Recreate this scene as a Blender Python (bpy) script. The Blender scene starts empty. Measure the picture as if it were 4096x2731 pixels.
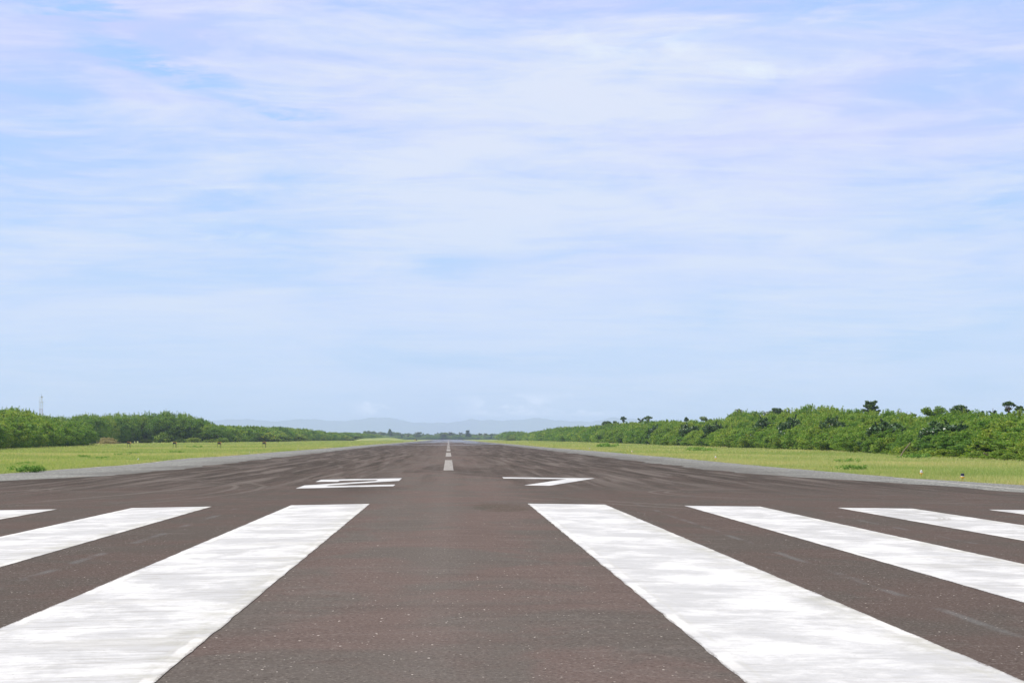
import bpy, math, random
import numpy as np
from mathutils import Vector, Matrix

R = math.radians
scene = bpy.context.scene
COL = scene.collection
rng = np.random.default_rng(7)
random.seed(7)

# ------------------------------------------------------------------ camera
PITCH, YAW, EYE = 3.9017, 2.5505, 1.51
cd = bpy.data.cameras.new("camera")
cd.sensor_width = 36.0
cd.lens = 50.0
cd.clip_start = 0.1
cd.clip_end = 80000
cam = bpy.data.objects.new("camera", cd)
cam.location = (0, 0, EYE)
cam.rotation_euler = (R(90 + PITCH), 0, -R(YAW))
COL.objects.link(cam)
scene.camera = cam

# ------------------------------------------------------------------ sun, exposure
EXPOSURE = 0.45
SUN_EL, SUN_AZ = 50.0, 280.0           # azimuth clockwise from the runway direction: behind and to the left
sd = bpy.data.lights.new("sun", 'SUN')
sd.energy = 4.0
sd.angle = R(0.6)
sd.color = (1.0, 0.955, 0.90)
sun = bpy.data.objects.new("sun", sd)
sv = Vector((math.sin(R(SUN_AZ)) * math.cos(R(SUN_EL)), math.cos(R(SUN_AZ)) * math.cos(R(SUN_EL)), math.sin(R(SUN_EL))))
sun.rotation_euler = sv.to_track_quat('Z', 'Y').to_euler()
COL.objects.link(sun)
scene.view_settings.view_transform = 'Standard'
scene.view_settings.look = 'None'
scene.view_settings.exposure = EXPOSURE
scene.view_settings.gamma = 1.0
scene.render.engine = 'CYCLES'
scene.cycles.use_denoising = True
scene.cycles.volume_bounces = 2
scene.cycles.max_bounces = 6
scene.cycles.transparent_max_bounces = 8


# ------------------------------------------------------------------ node helper
class NT:
    def __init__(s, tree):
        s.t = tree
        s.n = tree.nodes
        s.n.clear()

    def new(s, typ, **kw):
        nd = s.n.new(typ)
        for k, v in kw.items():
            setattr(nd, k, v)
        return nd

    def put(s, sock, v):
        if v is None:
            return
        if isinstance(v, bpy.types.NodeSocket):
            s.t.links.new(v, sock)
        else:
            if isinstance(v, (tuple, list)) and sock.type == 'RGBA' and len(v) == 3:
                v = (*v, 1)
            sock.default_value = v

    def m(s, op, a, b=None, c=None, clamp=False):
        nd = s.new('ShaderNodeMath', operation=op, use_clamp=clamp)
        for i, v in enumerate((a, b, c)):
            s.put(nd.inputs[i], v)
        return nd.outputs[0]

    def mix(s, f, a, b, blend='MIX'):
        nd = s.new('ShaderNodeMix', data_type='RGBA', blend_type=blend)
        nd.clamp_factor = True
        s.put(nd.inputs[0], f)
        s.put(nd.inputs[6], a)
        s.put(nd.inputs[7], b)
        return nd.outputs[2]

    def ramp(s, v, lo, hi, a=0.0, b=1.0):
        nd = s.new('ShaderNodeMapRange', interpolation_type='SMOOTHSTEP')
        for i, x in enumerate((v, lo, hi, a, b)):
            s.put(nd.inputs[i], x)
        return nd.outputs[0]

    def scale(s, vec, sc, loc=(0, 0, 0), rot=(0, 0, 0)):
        nd = s.new('ShaderNodeMapping')
        s.put(nd.inputs[0], vec)
        nd.inputs[1].default_value = loc
        nd.inputs[2].default_value = rot
        nd.inputs[3].default_value = sc
        return nd.outputs[0]

    def noise(s, vec, sc=1.0, det=3.0, rough=0.55, dist=0.0):
        nd = s.new('ShaderNodeTexNoise')
        s.put(nd.inputs['Vector'], vec)
        nd.inputs['Scale'].default_value = sc
        nd.inputs['Detail'].default_value = det
        nd.inputs['Roughness'].default_value = rough
        nd.inputs['Distortion'].default_value = dist
        return nd.outputs[0]

    def xyz(s, vec):
        nd = s.new('ShaderNodeSeparateXYZ')
        s.put(nd.inputs[0], vec)
        return nd.outputs

    def comb(s, x, y, z):
        nd = s.new('ShaderNodeCombineXYZ')
        for i, v in enumerate((x, y, z)):
            s.put(nd.inputs[i], v)
        return nd.outputs[0]


def mat(name, build):
    m = bpy.data.materials.new(name)
    m.use_nodes = True
    t = NT(m.node_tree)
    out = t.new('ShaderNodeOutputMaterial')
    b = t.new('ShaderNodeBsdfPrincipled')
    m.node_tree.links.new(b.outputs[0], out.inputs[0])
    build(t, b, out)
    return m


def pos(t):
    return t.new('ShaderNodeNewGeometry').outputs['Position']


# ------------------------------------------------------------------ world: sky with thin high cloud
world = bpy.data.worlds.new("World")
scene.world = world
world.use_nodes = True
w = NT(world.node_tree)
wo = w.new('ShaderNodeOutputWorld')
bg = w.new('ShaderNodeBackground')
SKY_STRENGTH = 0.1
bg.inputs[1].default_value = SKY_STRENGTH
world.node_tree.links.new(bg.outputs[0], wo.inputs[0])
sky = w.new('ShaderNodeTexSky', sky_type='NISHITA')
sky.sun_disc = False
sky.sun_elevation = R(SUN_EL)
sky.sun_rotation = R(SUN_AZ)
sky.air_density = 1.0
sky.dust_density = 1.5
d = w.new('ShaderNodeTexCoord').outputs['Generated']
dx, dy, dz = w.xyz(d)[:3]
K = 1.08 / (SKY_STRENGTH * 2 ** EXPOSURE)


def lin(r, g, b):
    f = lambda c: (c / 255 / 12.92) if c / 255 <= 0.04045 else ((c / 255 + 0.055) / 1.055) ** 2.4
    return tuple(f(c) for c in (r, g, b))


def skc(r, g, b):
    return tuple(c * K for c in lin(r, g, b))


zz = w.m('ADD', w.m('MAXIMUM', dz, 0.0), 0.055)
flat = w.comb(w.m('DIVIDE', dx, zz), w.m('DIVIDE', dy, zz), 0.0)        # the cloud deck, seen in perspective
az = w.m('ARCTAN2', dx, dy)
band = w.comb(w.m('MULTIPLY', az, 1.0), 0.0, dz)
# broad veil
veil = w.noise(w.scale(flat, (0.55, 0.42, 1), (3.1, 1.7, 0)), 1.0, 5, 0.52, 0.5)
fine = w.noise(w.scale(flat, (1.6, 4.2, 1), (0.4, 8.2, 0), (0, 0, 0.12)), 1.0, 12, 0.68, 0.9)
stre = w.noise(w.scale(band, (6.5, 1, 40), (5.3, 0, 2.2)), 1.0, 10, 0.64, 0.6)
big = w.noise(w.scale(band, (2.2, 1, 9), (1.3, 0, 7.7)), 1.0, 4, 0.5, 0.3)
# sky under the cloud: the physical sky, cooled by a pale aerial layer
base = w.mix(w.ramp(dz, 0.0, 0.30), skc(184, 216, 250), skc(158, 200, 255))
base = w.mix(0.12, base, sky.outputs[0])
lav = w.mix(w.ramp(dz, 0.02, 0.26), skc(204, 223, 249), skc(201, 207, 252))
pale = w.mix(w.ramp(dz, 0.02, 0.30), skc(214, 227, 246), skc(224, 230, 243))
# bright middle of the deck, where the veil is thickest
ga = w.m('DIVIDE', w.m('SUBTRACT', az, 0.075), 0.24)
gz = w.m('DIVIDE', w.m('SUBTRACT', dz, 0.185), 0.085)
glow = w.m('EXPONENT', w.m('MULTIPLY', w.m('ADD', w.m('MULTIPLY', ga, ga), w.m('MULTIPLY', gz, gz)), -1.0))
# openings of clear blue, upper left
def hole(a0, z0, wa, wz, tilt):
    a = w.m('SUBTRACT', az, a0)
    z = w.m('SUBTRACT', w.m('SUBTRACT', dz, z0), w.m('MULTIPLY', a, tilt))
    z = w.m('ADD', z, w.m('MULTIPLY', w.m('SUBTRACT', fine, 0.5), 0.035))
    a = w.m('DIVIDE', a, wa)
    z = w.m('DIVIDE', z, wz)
    return w.ramp(w.m('ADD', w.m('MULTIPLY', a, a), w.m('MULTIPLY', z, z)), 1.5, 0.1)
h1 = hole(-0.193, 0.247, 0.070, 0.0115, -0.24)
h2 = hole(-0.255, 0.281, 0.045, 0.009, -0.05)
h3 = hole(-0.112, 0.2225, 0.038, 0.0045, -0.08)
h4 = hole(0.30, 0.287, 0.09, 0.012, 0.05)
holes = w.m('MULTIPLY', w.m('MINIMUM', w.m('ADD', w.m('ADD', h1, h2), w.m('ADD', h3, w.m('MULTIPLY', h4, 0.6))), 1.0), 0.95)
holes = w.m('MULTIPLY', holes, w.ramp(w.noise(w.scale(band, (14, 1, 70), (6.3, 0, 4.2), (0, 0.25, 0)), 1.0, 9, 0.62, 0.8), 0.34, 0.56, 0.15, 1.0))
cov = w.m('ADD', w.ramp(veil, 0.30, 0.62, 0.35, 0.95), w.m('MULTIPLY', w.m('SUBTRACT', stre, 0.5), 1.6), clamp=True)
cov = w.m('MULTIPLY', cov, w.m('SUBTRACT', 1.0, holes))
c1 = w.mix(cov, base, lav)
wh = w.m('ADD', w.m('MULTIPLY', glow, 1.0), w.m('MULTIPLY', w.m('SUBTRACT', stre, 0.47), 2.5))
wh = w.m('ADD', wh, w.m('MULTIPLY', w.m('SUBTRACT', big, 0.47), 2.0))
wh = w.m('ADD', wh, w.m('MULTIPLY', w.m('SUBTRACT', fine, 0.5), 2.2), clamp=True)
wh = w.m('MULTIPLY', wh, w.m('SUBTRACT', 1.0, holes))
c2 = w.mix(w.m('MULTIPLY', wh, 0.85), c1, pale)
# a few torn bright wisps, upper right of the middle
def wisp(a0, z0, wa, wz):
    a = w.m('DIVIDE', w.m('SUBTRACT', az, a0), wa)
    z = w.m('DIVIDE', w.m('SUBTRACT', dz, z0), wz)
    return w.m('EXPONENT', w.m('MULTIPLY', w.m('ADD', w.m('MULTIPLY', a, a), w.m('MULTIPLY', z, z)), -1.0))
torn = w.noise(w.scale(band, (16, 1, 60), (2.3, 0, 1.2)), 1.0, 9, 0.66, 1.1)
ws = w.m('ADD', w.m('ADD', wisp(0.128, 0.268, 0.05, 0.013), wisp(0.235, 0.25, 0.05, 0.008)), w.m('ADD', w.m('MULTIPLY', wisp(-0.385, 0.118, 0.03, 0.006), 0.9), w.m('MULTIPLY', wisp(-0.16, 0.14, 0.05, 0.006), 0.6)))
ws = w.m('MULTIPLY', ws, w.ramp(torn, 0.42, 0.66), clamp=True)
c3 = w.mix(w.m('MULTIPLY', ws, 0.75), c2, skc(230, 240, 248))
# low cumulus far off, just over the mountains
cu = w.noise(w.scale(band, (22, 1, 55), (4.1, 0, 3.0)), 1.0, 6, 0.6, 0.2)
cz = w.m('MULTIPLY', w.ramp(dz, 0.014, 0.019), w.ramp(dz, 0.034, 0.022))
ca = w.m('ADD', wisp(0.045, 0.02, 0.03, 0.05), w.m('ADD', wisp(0.10, 0.02, 0.022, 0.05), w.m('ADD', wisp(-0.052, 0.02, 0.010, 0.05), wisp(-0.335, 0.045, 0.015, 0.01))))
cuf = w.m('MULTIPLY', w.m('MULTIPLY', w.ramp(cu, 0.45, 0.58), ca), cz, clamp=True)
c4 = w.mix(w.m('MULTIPLY', cuf, 0.8), c3, tuple(1.7 * q_ for q_ in skc(222, 222, 232)))
c5 = w.mix(w.ramp(dz, 0.34, 0.62), c4, skc(228, 222, 212))
world.node_tree.links.new(c5, bg.inputs[0])


# ------------------------------------------------------------------ object helpers
def tag(o, label=None, cat=None, group=None, kind=None):
    if label: o['label'] = label
    if cat: o['category'] = cat
    if group: o['group'] = group
    if kind: o['kind'] = kind
    return o


def mesh_np(name, verts, faces_idx, counts, tint=None, smooth=False):
    """verts Nx3, flat face index array, loop counts per face"""
    me = bpy.data.meshes.new(name)
    verts = np.asarray(verts, np.float32)
    faces_idx = np.asarray(faces_idx, np.int32)
    counts = np.asarray(counts, np.int32)
    me.vertices.add(len(verts))
    me.vertices.foreach_set('co', verts.ravel())
    me.loops.add(len(faces_idx))
    me.loops.foreach_set('vertex_index', faces_idx)
    me.polygons.add(len(counts))
    starts = np.concatenate(([0], np.cumsum(counts)[:-1])).astype(np.int32)
    me.polygons.foreach_set('loop_start', starts)
    me.polygons.foreach_set('loop_total', counts)
    if smooth:
        me.polygons.foreach_set('use_smooth', np.ones(len(counts), bool))
    if tint is not None:
        a = me.attributes.new('tint', 'FLOAT', 'FACE')
        a.data.foreach_set('value', np.asarray(tint, np.float32))
    me.update(calc_edges=True)
    return me


def obj(name, me, material=None, parent=None, loc=None):
    o = bpy.data.objects.new(name, me)
    COL.objects.link(o)
    if material is not None and not me.materials:
        me.materials.append(material)
    if parent is not None:
        o.parent = parent
    if loc is not None:
        o.location = loc
    return o


def empty(name, loc, rz=0.0):
    o = bpy.data.objects.new(name, None)
    o.empty_display_size = 0.3
    o.location = loc
    o.rotation_euler = (0, 0, rz)
    COL.objects.link(o)
    return o


class MB:
    """collects simple solids into one mesh"""
    def __init__(s):
        s.v, s.f = [], []

    def add(s, vs, fs):
        b = len(s.v)
        s.v += [tuple(p) for p in vs]
        s.f += [tuple(i + b for i in f) for f in fs]

    def box(s, c, size, rot=None):
        hx, hy, hz = (q / 2 for q in size)
        vs = [Vector((x, y, z)) for x in (-hx, hx) for y in (-hy, hy) for z in (-hz, hz)]
        if rot: vs = [rot @ p for p in vs]
        vs = [p + Vector(c) for p in vs]
        s.add(vs, [(0, 1, 3, 2), (4, 6, 7, 5), (0, 4, 5, 1), (2, 3, 7, 6), (0, 2, 6, 4), (1, 5, 7, 3)])

    def tube(s, pts, rad, n=6):
        pts = [Vector(p) for p in pts]
        if not hasattr(rad, '__len__'): rad = [rad] * len(pts)
        vs, fs = [], []
        for i, p in enumerate(pts):
            t = (pts[min(i + 1, len(pts) - 1)] - pts[max(i - 1, 0)]).normalized()
            a = t.orthogonal().normalized() if abs(t.z) < 0.95 else Vector((1, 0, 0))
            a = (a - t * a.dot(t)).normalized()
            b = t.cross(a)
            for k in range(n):
                an = 2 * math.pi * k / n
                vs.append(p + (a * math.cos(an) + b * math.sin(an)) * rad[i])
        for i in range(len(pts) - 1):
            for k in range(n):
                fs.append((i * n + k, i * n + (k + 1) % n, (i + 1) * n + (k + 1) % n, (i + 1) * n + k))
        fs.append(tuple(range(n))[::-1])
        fs.append(tuple((len(pts) - 1) * n + k for k in range(n)))
        s.add(vs, fs)

    def lathe(s, prof, n=12, c=(0, 0, 0)):
        vs, fs = [], []
        for r_, z in prof:
            for k in range(n):
                an = 2 * math.pi * k / n
                vs.append((c[0] + r_ * math.cos(an), c[1] + r_ * math.sin(an), c[2] + z))
        for i in range(len(prof) - 1):
            for k in range(n):
                fs.append((i * n + k, i * n + (k + 1) % n, (i + 1) * n + (k + 1) % n, (i + 1) * n + k))
        fs.append(tuple(range(n))[::-1])
        fs.append(tuple((len(prof) - 1) * n + k for k in range(n)))
        s.add(vs, fs)

    def mesh(s, name, smooth=False):
        me = bpy.data.meshes.new(name)
        me.from_pydata(s.v, [], s.f)
        if smooth:
            me.polygons.foreach_set('use_smooth', np.ones(len(me.polygons), bool))
        me.update()
        return me

    def build(s, name, material, parent=None, loc=None, smooth=False):
        return obj(name, s.mesh(name, smooth), material, parent, loc)


def copy_tree(o, parent=None):
    c = o.copy()
    COL.objects.link(c)
    if parent is not None:
        c.parent = parent
    for ch in o.children:
        copy_tree(ch, c)
    return c


# ------------------------------------------------------------------ the lie of the land
CROWN = 0.015
def vnoise(x, y, s, seed=0):
    """cheap smooth pseudo-noise"""
    x = np.asarray(x, float) * s + seed * 3.7
    y = np.asarray(y, float) * s + seed * 1.9
    return (np.sin(x * 1.3 + 1.7 * np.sin(y * 0.9 + seed)) + np.sin(y * 1.7 + 1.3 * np.sin(x * 1.1 - seed)) + np.sin((x + y) * 0.8 + seed)) / 3


def road_z(x):
    return -CROWN * np.abs(x)


def ground_z(x, y):
    x = np.asarray(x, float); y = np.asarray(y, float)
    ax = np.abs(x)
    t = np.clip((ax - 23) / 16, 0, 1); t = t * t * (3 - 2 * t)
    k = np.clip((y - 330) / 260, 0, 1); k = k * k * (3 - 2 * k)
    far = -0.62 + 0.30 * k
    near = -CROWN * np.minimum(ax, 24) - 0.03
    z = near * (1 - t) + far * t + t * 0.06 * vnoise(x, y, 0.11, 2)
    return z


EL = [(-40, -23.6), (60, -23.6), (77, -23.8), (87, -23.5), (101, -22.7), (112, -23.2), (124, -24.3), (139, -25.0), (150, -23.9), (178, -23.8), (205, -24.4), (245, -23.7), (420, -24.2), (2500, -24)]
ER = [(-40, 23.6), (50, 23.4), (56, 23.0), (61.5, 22.1), (65.5, 21.3), (76, 21.2), (90, 20.9), (107, 21.2), (143, 21.9), (156, 21.3), (192, 22.2), (232, 21.6), (283, 20.6), (420, 21.5), (2500, 21.5)]
DL = [(-40, -21.5), (50, -20.6), (61, -18.9), (65, -17.6), (67.5, -16.4), (71, -15.8), (77.5, -15.3), (115, -15.6), (173, -15.7), (268, -16.2), (500, -16.3), (2450, -16)]
DR = [(-40, 21.3), (40, 20.4), (47.2, 19.3), (52, 18.7), (57, 17.7), (61, 16.8), (65.5, 16.0), (68.5, 15.1), (72.5, 14.5), (103, 14.4), (155, 14.6), (203, 14.6), (500, 15), (2450, 15)]


def edge(poly, y):
    p = np.array(poly)
    return np.interp(y, p[:, 0], p[:, 1])


def ystations(y0, y1, near=1.0):
    ys = [y0]
    while ys[-1] < y1:
        ys.append(ys[-1] + max(near, abs(ys[-1]) * 0.012))
    ys[-1] = y1
    return np.array(ys)


def strip_sheet(name, fl, fr, ys, dz, m, nx=6, jit=0.0, jf=None):
    """a sheet laid over the crowned road between two edges"""
    V, F = [], []
    cols = None
    for y in ys:
        jl = jf(y, 0) if jf else 0
        jr = jf(y, 1) if jf else 0
        l, r = fl(y) + jl, fr(y) + jr
        xs = list(np.linspace(l, 0, nx)) + list(np.linspace(0, r, nx))[1:]
        cols = len(xs)
        V += [(x, y, road_z(x) + dz) for x in xs]
    for j in range(len(ys) - 1):
        for i in range(cols - 1):
            a = j * cols + i
            F.append((a, a + 1, a + cols + 1, a + cols))
    me = bpy.data.meshes.new(name)
    me.from_pydata(V, [], F)
    me.update()
    return obj(name, me, m)


# ------------------------------------------------------------------ materials: ground and road
def specks(t, p, sc, thr, keep):
    v = t.new('ShaderNodeTexVoronoi')
    t.put(v.inputs['Vector'], p)
    v.inputs['Scale'].default_value = sc
    near = t.m('LESS_THAN', v.outputs['Distance'], thr)
    c = t.xyz(v.outputs['Color'])
    return t.m('MULTIPLY', near, t.m('GREATER_THAN', c[0], keep))


def b_asphalt(t, b, out):
    p = pos(t)
    x, y, z = t.xyz(p)[:3]
    wander = t.noise(t.scale(p, (0.05, 0.02, 1)), 1.0, 3, 0.5, 0.0)
    big = t.noise(t.scale(p, (0.16, 0.035, 1), (3, 0, 0), (0, 0, 0.06)), 1.0, 4, 0.6, 0.8)
    med = t.noise(t.scale(p, (0.45, 0.35, 1), (1, 5, 0)), 1.0, 5, 0.6, 0.5)
    tran = t.noise(t.scale(p, (0.45, 2.0, 1), (0, 2, 0), (0, 0, -0.05)), 1.0, 6, 0.66, 1.2)
    lon = t.noise(t.scale(p, (1.5, 0.055, 1), (7, 1, 0), (0, 0, 0.05)), 1.0, 5, 0.6, 0.5)
    grain = t.noise(p, 34.0, 4, 0.75)
    grain2 = t.noise(p, 16.0, 3, 0.7)
    brown = (0.113, 0.088, 0.083)
    gray = (0.099, 0.089, 0.084)
    dark = (0.047, 0.042, 0.040)
    ax = t.m('ABSOLUTE', t.m('ADD', x, t.m('MULTIPLY', t.m('SUBTRACT', wander, 0.5), 6.0)))
    c = t.mix(t.ramp(med, 0.42, 0.58), brown, gray)
    # older traffic-darkened lanes away from the centre line, beyond the numbers
    lane = t.m('MULTIPLY', t.ramp(ax, 3.0, 9.0), t.ramp(y, 36, 62))
    dk = t.m('MULTIPLY', lane, t.ramp(big, 0.34, 0.56, 0.35, 1.0))
    dk = t.m('MAXIMUM', dk, t.m('MULTIPLY', t.ramp(big, 0.52, 0.62, 0.0, 0.75), t.ramp(y, 34, 52)))
    c = t.mix(t.m('MULTIPLY', dk, 0.85), c, dark)
    c = t.mix(t.ramp(t.m('ABSOLUTE', t.m('ADD', x, t.m('MULTIPLY', t.m('SUBTRACT', med, 0.5), 2.5))), 1.0, 3.2, 0.0, 0.42), c, (0.050, 0.042, 0.038))
    c = t.mix(t.ramp(tran, 0.48, 0.68, 0.0, 0.42), c, t.mix(0.5, dark, brown))
    c = t.mix(t.ramp(tran, 0.47, 0.32, 0.0, 0.28), c, (0.145, 0.130, 0.126))
    lonm = t.m('MULTIPLY', t.ramp(y, 38, 60), t.ramp(t.m('ABSOLUTE', x), 1.0, 5.0, 0.3, 1.0))
    c = t.mix(t.m('MULTIPLY', t.ramp(lon, 0.50, 0.62, 0.0, 0.8), lonm), c, (0.130, 0.115, 0.108))
    c = t.mix(t.m('MULTIPLY', t.ramp(lon, 0.47, 0.36, 0.0, 0.8), lonm), c, (0.040, 0.037, 0.034))
    # tyre and sweeper tracks: pale arcs and straight runs
    arcs = [(-48, 74, 37.0, .10), (-46.6, 74, 37.0, .07), (-70, 70, 60.0, .12), (-66, 78, 60, .08), (-58, 104, 46, .12), (-52, 120, 41.5, .09),
            (40, 62, 44.5, .09), (38.6, 62, 44.5, .07), (60, 100, 56, .10), (-9, 50, 4.6, .05), (-9, 50, 5.2, .05), (10.5, 42, 4.0, .05), (10.5, 42, 4.5, .05),
            (-80, 60, 72.5, .1), (-92, 140, 82, .14), (-92, 140, 84.5, .1), (30, 140, 36, .12), (-30, 45, 24, .07), (-30.9, 45, 24, .07)]
    wob = t.m('MULTIPLY', t.m('SUBTRACT', t.noise(t.scale(p, (0.3, 0.3, 1)), 1.0, 2), 0.5), 0.5)
    acc = None
    for (cx, cy, r_, wd) in arcs:
        a = t.m('SUBTRACT', x, cx); bq = t.m('SUBTRACT', y, cy)
        dd = t.m('SQRT', t.m('ADD', t.m('MULTIPLY', a, a), t.m('MULTIPLY', bq, bq)))
        dd = t.m('ABSOLUTE', t.m('ADD', t.m('SUBTRACT', dd, r_), wob))
        e = t.ramp(dd, wd * 2.2, wd * 0.4)
        acc = e if acc is None else t.m('MAXIMUM', acc, e)
    acc = t.m('MULTIPLY', acc, t.ramp(t.noise(t.scale(p, (0.12, 0.08, 1), (9, 9, 0)), 1.0, 3), 0.40, 0.60, 0.0, 0.45))
    c = t.mix(acc, c, (0.165, 0.15, 0.142))
    # dark braking arcs
    acc2 = None
    for (cx, cy, r_, wd) in [(60, 66, 47.5, .35), (-60, 84, 47, .4), (14.5, 47, 7.5, .15), (-1.5, 73, 3.5, .3), (40, 118, 33, .4)]:
        a = t.m('SUBTRACT', x, cx); bq = t.m('SUBTRACT', y, cy)
        dd = t.m('SQRT', t.m('ADD', t.m('MULTIPLY', a, a), t.m('MULTIPLY', bq, bq)))
        dd = t.m('ABSOLUTE', t.m('ADD', t.m('SUBTRACT', dd, r_), wob))
        e = t.ramp(dd, wd * 2, wd * 0.3)
        acc2 = e if acc2 is None else t.m('MAXIMUM', acc2, e)
    c = t.mix(t.m('MULTIPLY', acc2, 0.35), c, (0.045, 0.042, 0.038))
    # oil stain by the first right-hand stripe, faint ghosts of old paint
    sx = t.m('DIVIDE', t.m('SUBTRACT', x, 1.15), 0.75); sy = t.m('DIVIDE', t.m('SUBTRACT', y, 31.8), 2.4)
    st = t.m('ADD', t.m('ADD', t.m('MULTIPLY', sx, sx), t.m('MULTIPLY', sy, sy)), t.m('MULTIPLY', t.m('SUBTRACT', t.noise(t.scale(p, (1, 0.6, 1)), 1.8, 6, 0.7), 0.5), 3.2))
    c = t.mix(t.ramp(st, 1.2, 0.1, 0.0, 0.42), c, (0.050, 0.047, 0.036))
    for gx, gw in ((4.55, 0.05), (-4.75, 0.06), (8.2, 0.05)):
        g = t.ramp(t.m('ABSOLUTE', t.m('ADD', t.m('SUBTRACT', x, gx), t.m('MULTIPLY', wob, 0.25))), gw * 1.8, gw * 0.3)
        g = t.m('MULTIPLY', g, t.ramp(t.noise(t.scale(p, (1, 0.6, 1), (gx, 0, 0)), 1.0, 4), 0.46, 0.60, 0, 0.35))
        c = t.mix(t.m('MULTIPLY', g, t.ramp(y, 36, 32)), c, (0.16, 0.17, 0.18))
    sxx = t.m('DIVIDE', t.m('ADD', x, 0.12), 0.30)
    c = t.mix(t.m('MULTIPLY', t.m('EXPONENT', t.m('MULTIPLY', t.m('MULTIPLY', sxx, sxx), -1.0)), 0.10), c, (0.17, 0.155, 0.15))
    # aggregate and loose grit
    c = t.mix(t.ramp(grain, 0.54, 0.68, 0.0, 0.6), c, (0.21, 0.19, 0.18))
    c = t.mix(t.ramp(grain, 0.46, 0.34, 0.0, 0.65), c, (0.035, 0.030, 0.029))
    c = t.mix(t.ramp(grain2, 0.54, 0.72, 0.0, 0.22), c, (0.17, 0.155, 0.15))
    s1 = specks(t, p, 9.0, 0.085, 0.80)
    s2 = specks(t, p, 22.0, 0.16, 0.90)
    s3 = specks(t, t.scale(p, (1, 0.7, 1)), 3.0, 0.042, 0.82)
    s = t.m('MAXIMUM', t.m('MULTIPLY', t.m('MAXIMUM', s1, s3), 0.9), t.m('MULTIPLY', s2, 0.55))
    c = t.mix(s, c, (0.56, 0.52, 0.49))
    t.put(b.inputs['Base Color'], c)
    # far down the runway: mirage shimmer of the sky, put in as glossy patches
    mirage = t.m('MULTIPLY', t.ramp(y, 250, 420, 0.0, 1.0), t.ramp(t.m('ADD', t.noise(t.scale(p, (0.03, 0.016, 1), (2, 3, 0)), 1.0, 6, 0.7, 0.3), t.ramp(y, 260, 800, -0.06, 0.0)), 0.49, 0.52))
    t.put(b.inputs['Roughness'], t.m('SUBTRACT', 0.88, t.m('MULTIPLY', mirage, 0.74)))
    t.put(b.inputs['Specular IOR Level'], t.m('MULTIPLY', mirage, 0.5))
    bm = t.new('ShaderNodeBump')
    bm.inputs['Strength'].default_value = 0.35
    bm.inputs['Distance'].default_value = 0.006
    t.put(bm.inputs['Strength'], t.m('MULTIPLY', t.ramp(y, 60, 20), 0.5))
    t.put(bm.inputs['Height'], t.m('ADD', grain, t.m('MULTIPLY', grain2, 0.5)))
    t.put(b.inputs['Normal'], bm.outputs[0])


def b_shoulder(t, b, out):
    p = pos(t)
    x, y, z = t.xyz(p)[:3]
    c = t.mix(t.ramp(t.noise(t.scale(p, (0.4, 0.15, 1)), 1, 5), 0.35, 0.65), (0.122, 0.128, 0.126), (0.155, 0.162, 0.158))
    c = t.mix(t.ramp(t.noise(p, 9.0, 4, 0.75), 0.5, 0.62, 0, 0.9), c, (0.45, 0.45, 0.42))
    c = t.mix(t.ramp(t.noise(p, 13.0, 4, 0.75), 0.48, 0.38, 0, 0.9), c, (0.06, 0.063, 0.06))
    # rubber and sealer streaks carried out from the dark surface
    s = t.noise(t.scale(p, (0.10, 0.75, 1), (0, 3, 0)), 1, 5, 0.62, 0.8)
    ax = t.m('ABSOLUTE', x)
    near = t.ramp(ax, 20.5, 15.5)
    sm = t.m('MULTIPLY', t.ramp(t.m('ADD', s, t.m('MULTIPLY', near, 0.12)), 0.56, 0.62), t.ramp(ax, 22.0, 18.0, 0.15, 0.9))
    c = t.mix(t.m('MULTIPLY', sm, 0.8), c, (0.085, 0.080, 0.075))
    # pale silt line along the middle of the shoulder on the right
    ln = t.ramp(t.m('ABSOLUTE', t.m('SUBTRACT', x, t.m('ADD', 20.3, t.m('MULTIPLY', t.noise(t.scale(p, (0.1, 0.1, 1)), 1, 2), 0.8)))), 0.12, 0.03)
    ln = t.m('MULTIPLY', ln, t.ramp(y, 72, 60))
    c = t.mix(t.m('MULTIPLY', ln, 0.6), c, (0.55, 0.55, 0.53))
    c = t.mix(t.ramp(t.noise(t.scale(p, (0.5, 0.3, 1), (4, 4, 0)), 1, 3), 0.66, 0.76, 0, 0.4), c, (0.22, 0.15, 0.11))
    t.put(b.inputs['Base Color'], c)
    b.inputs['Roughness'].default_value = 0.95
    b.inputs['Specular IOR Level'].default_value = 0.1


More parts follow.
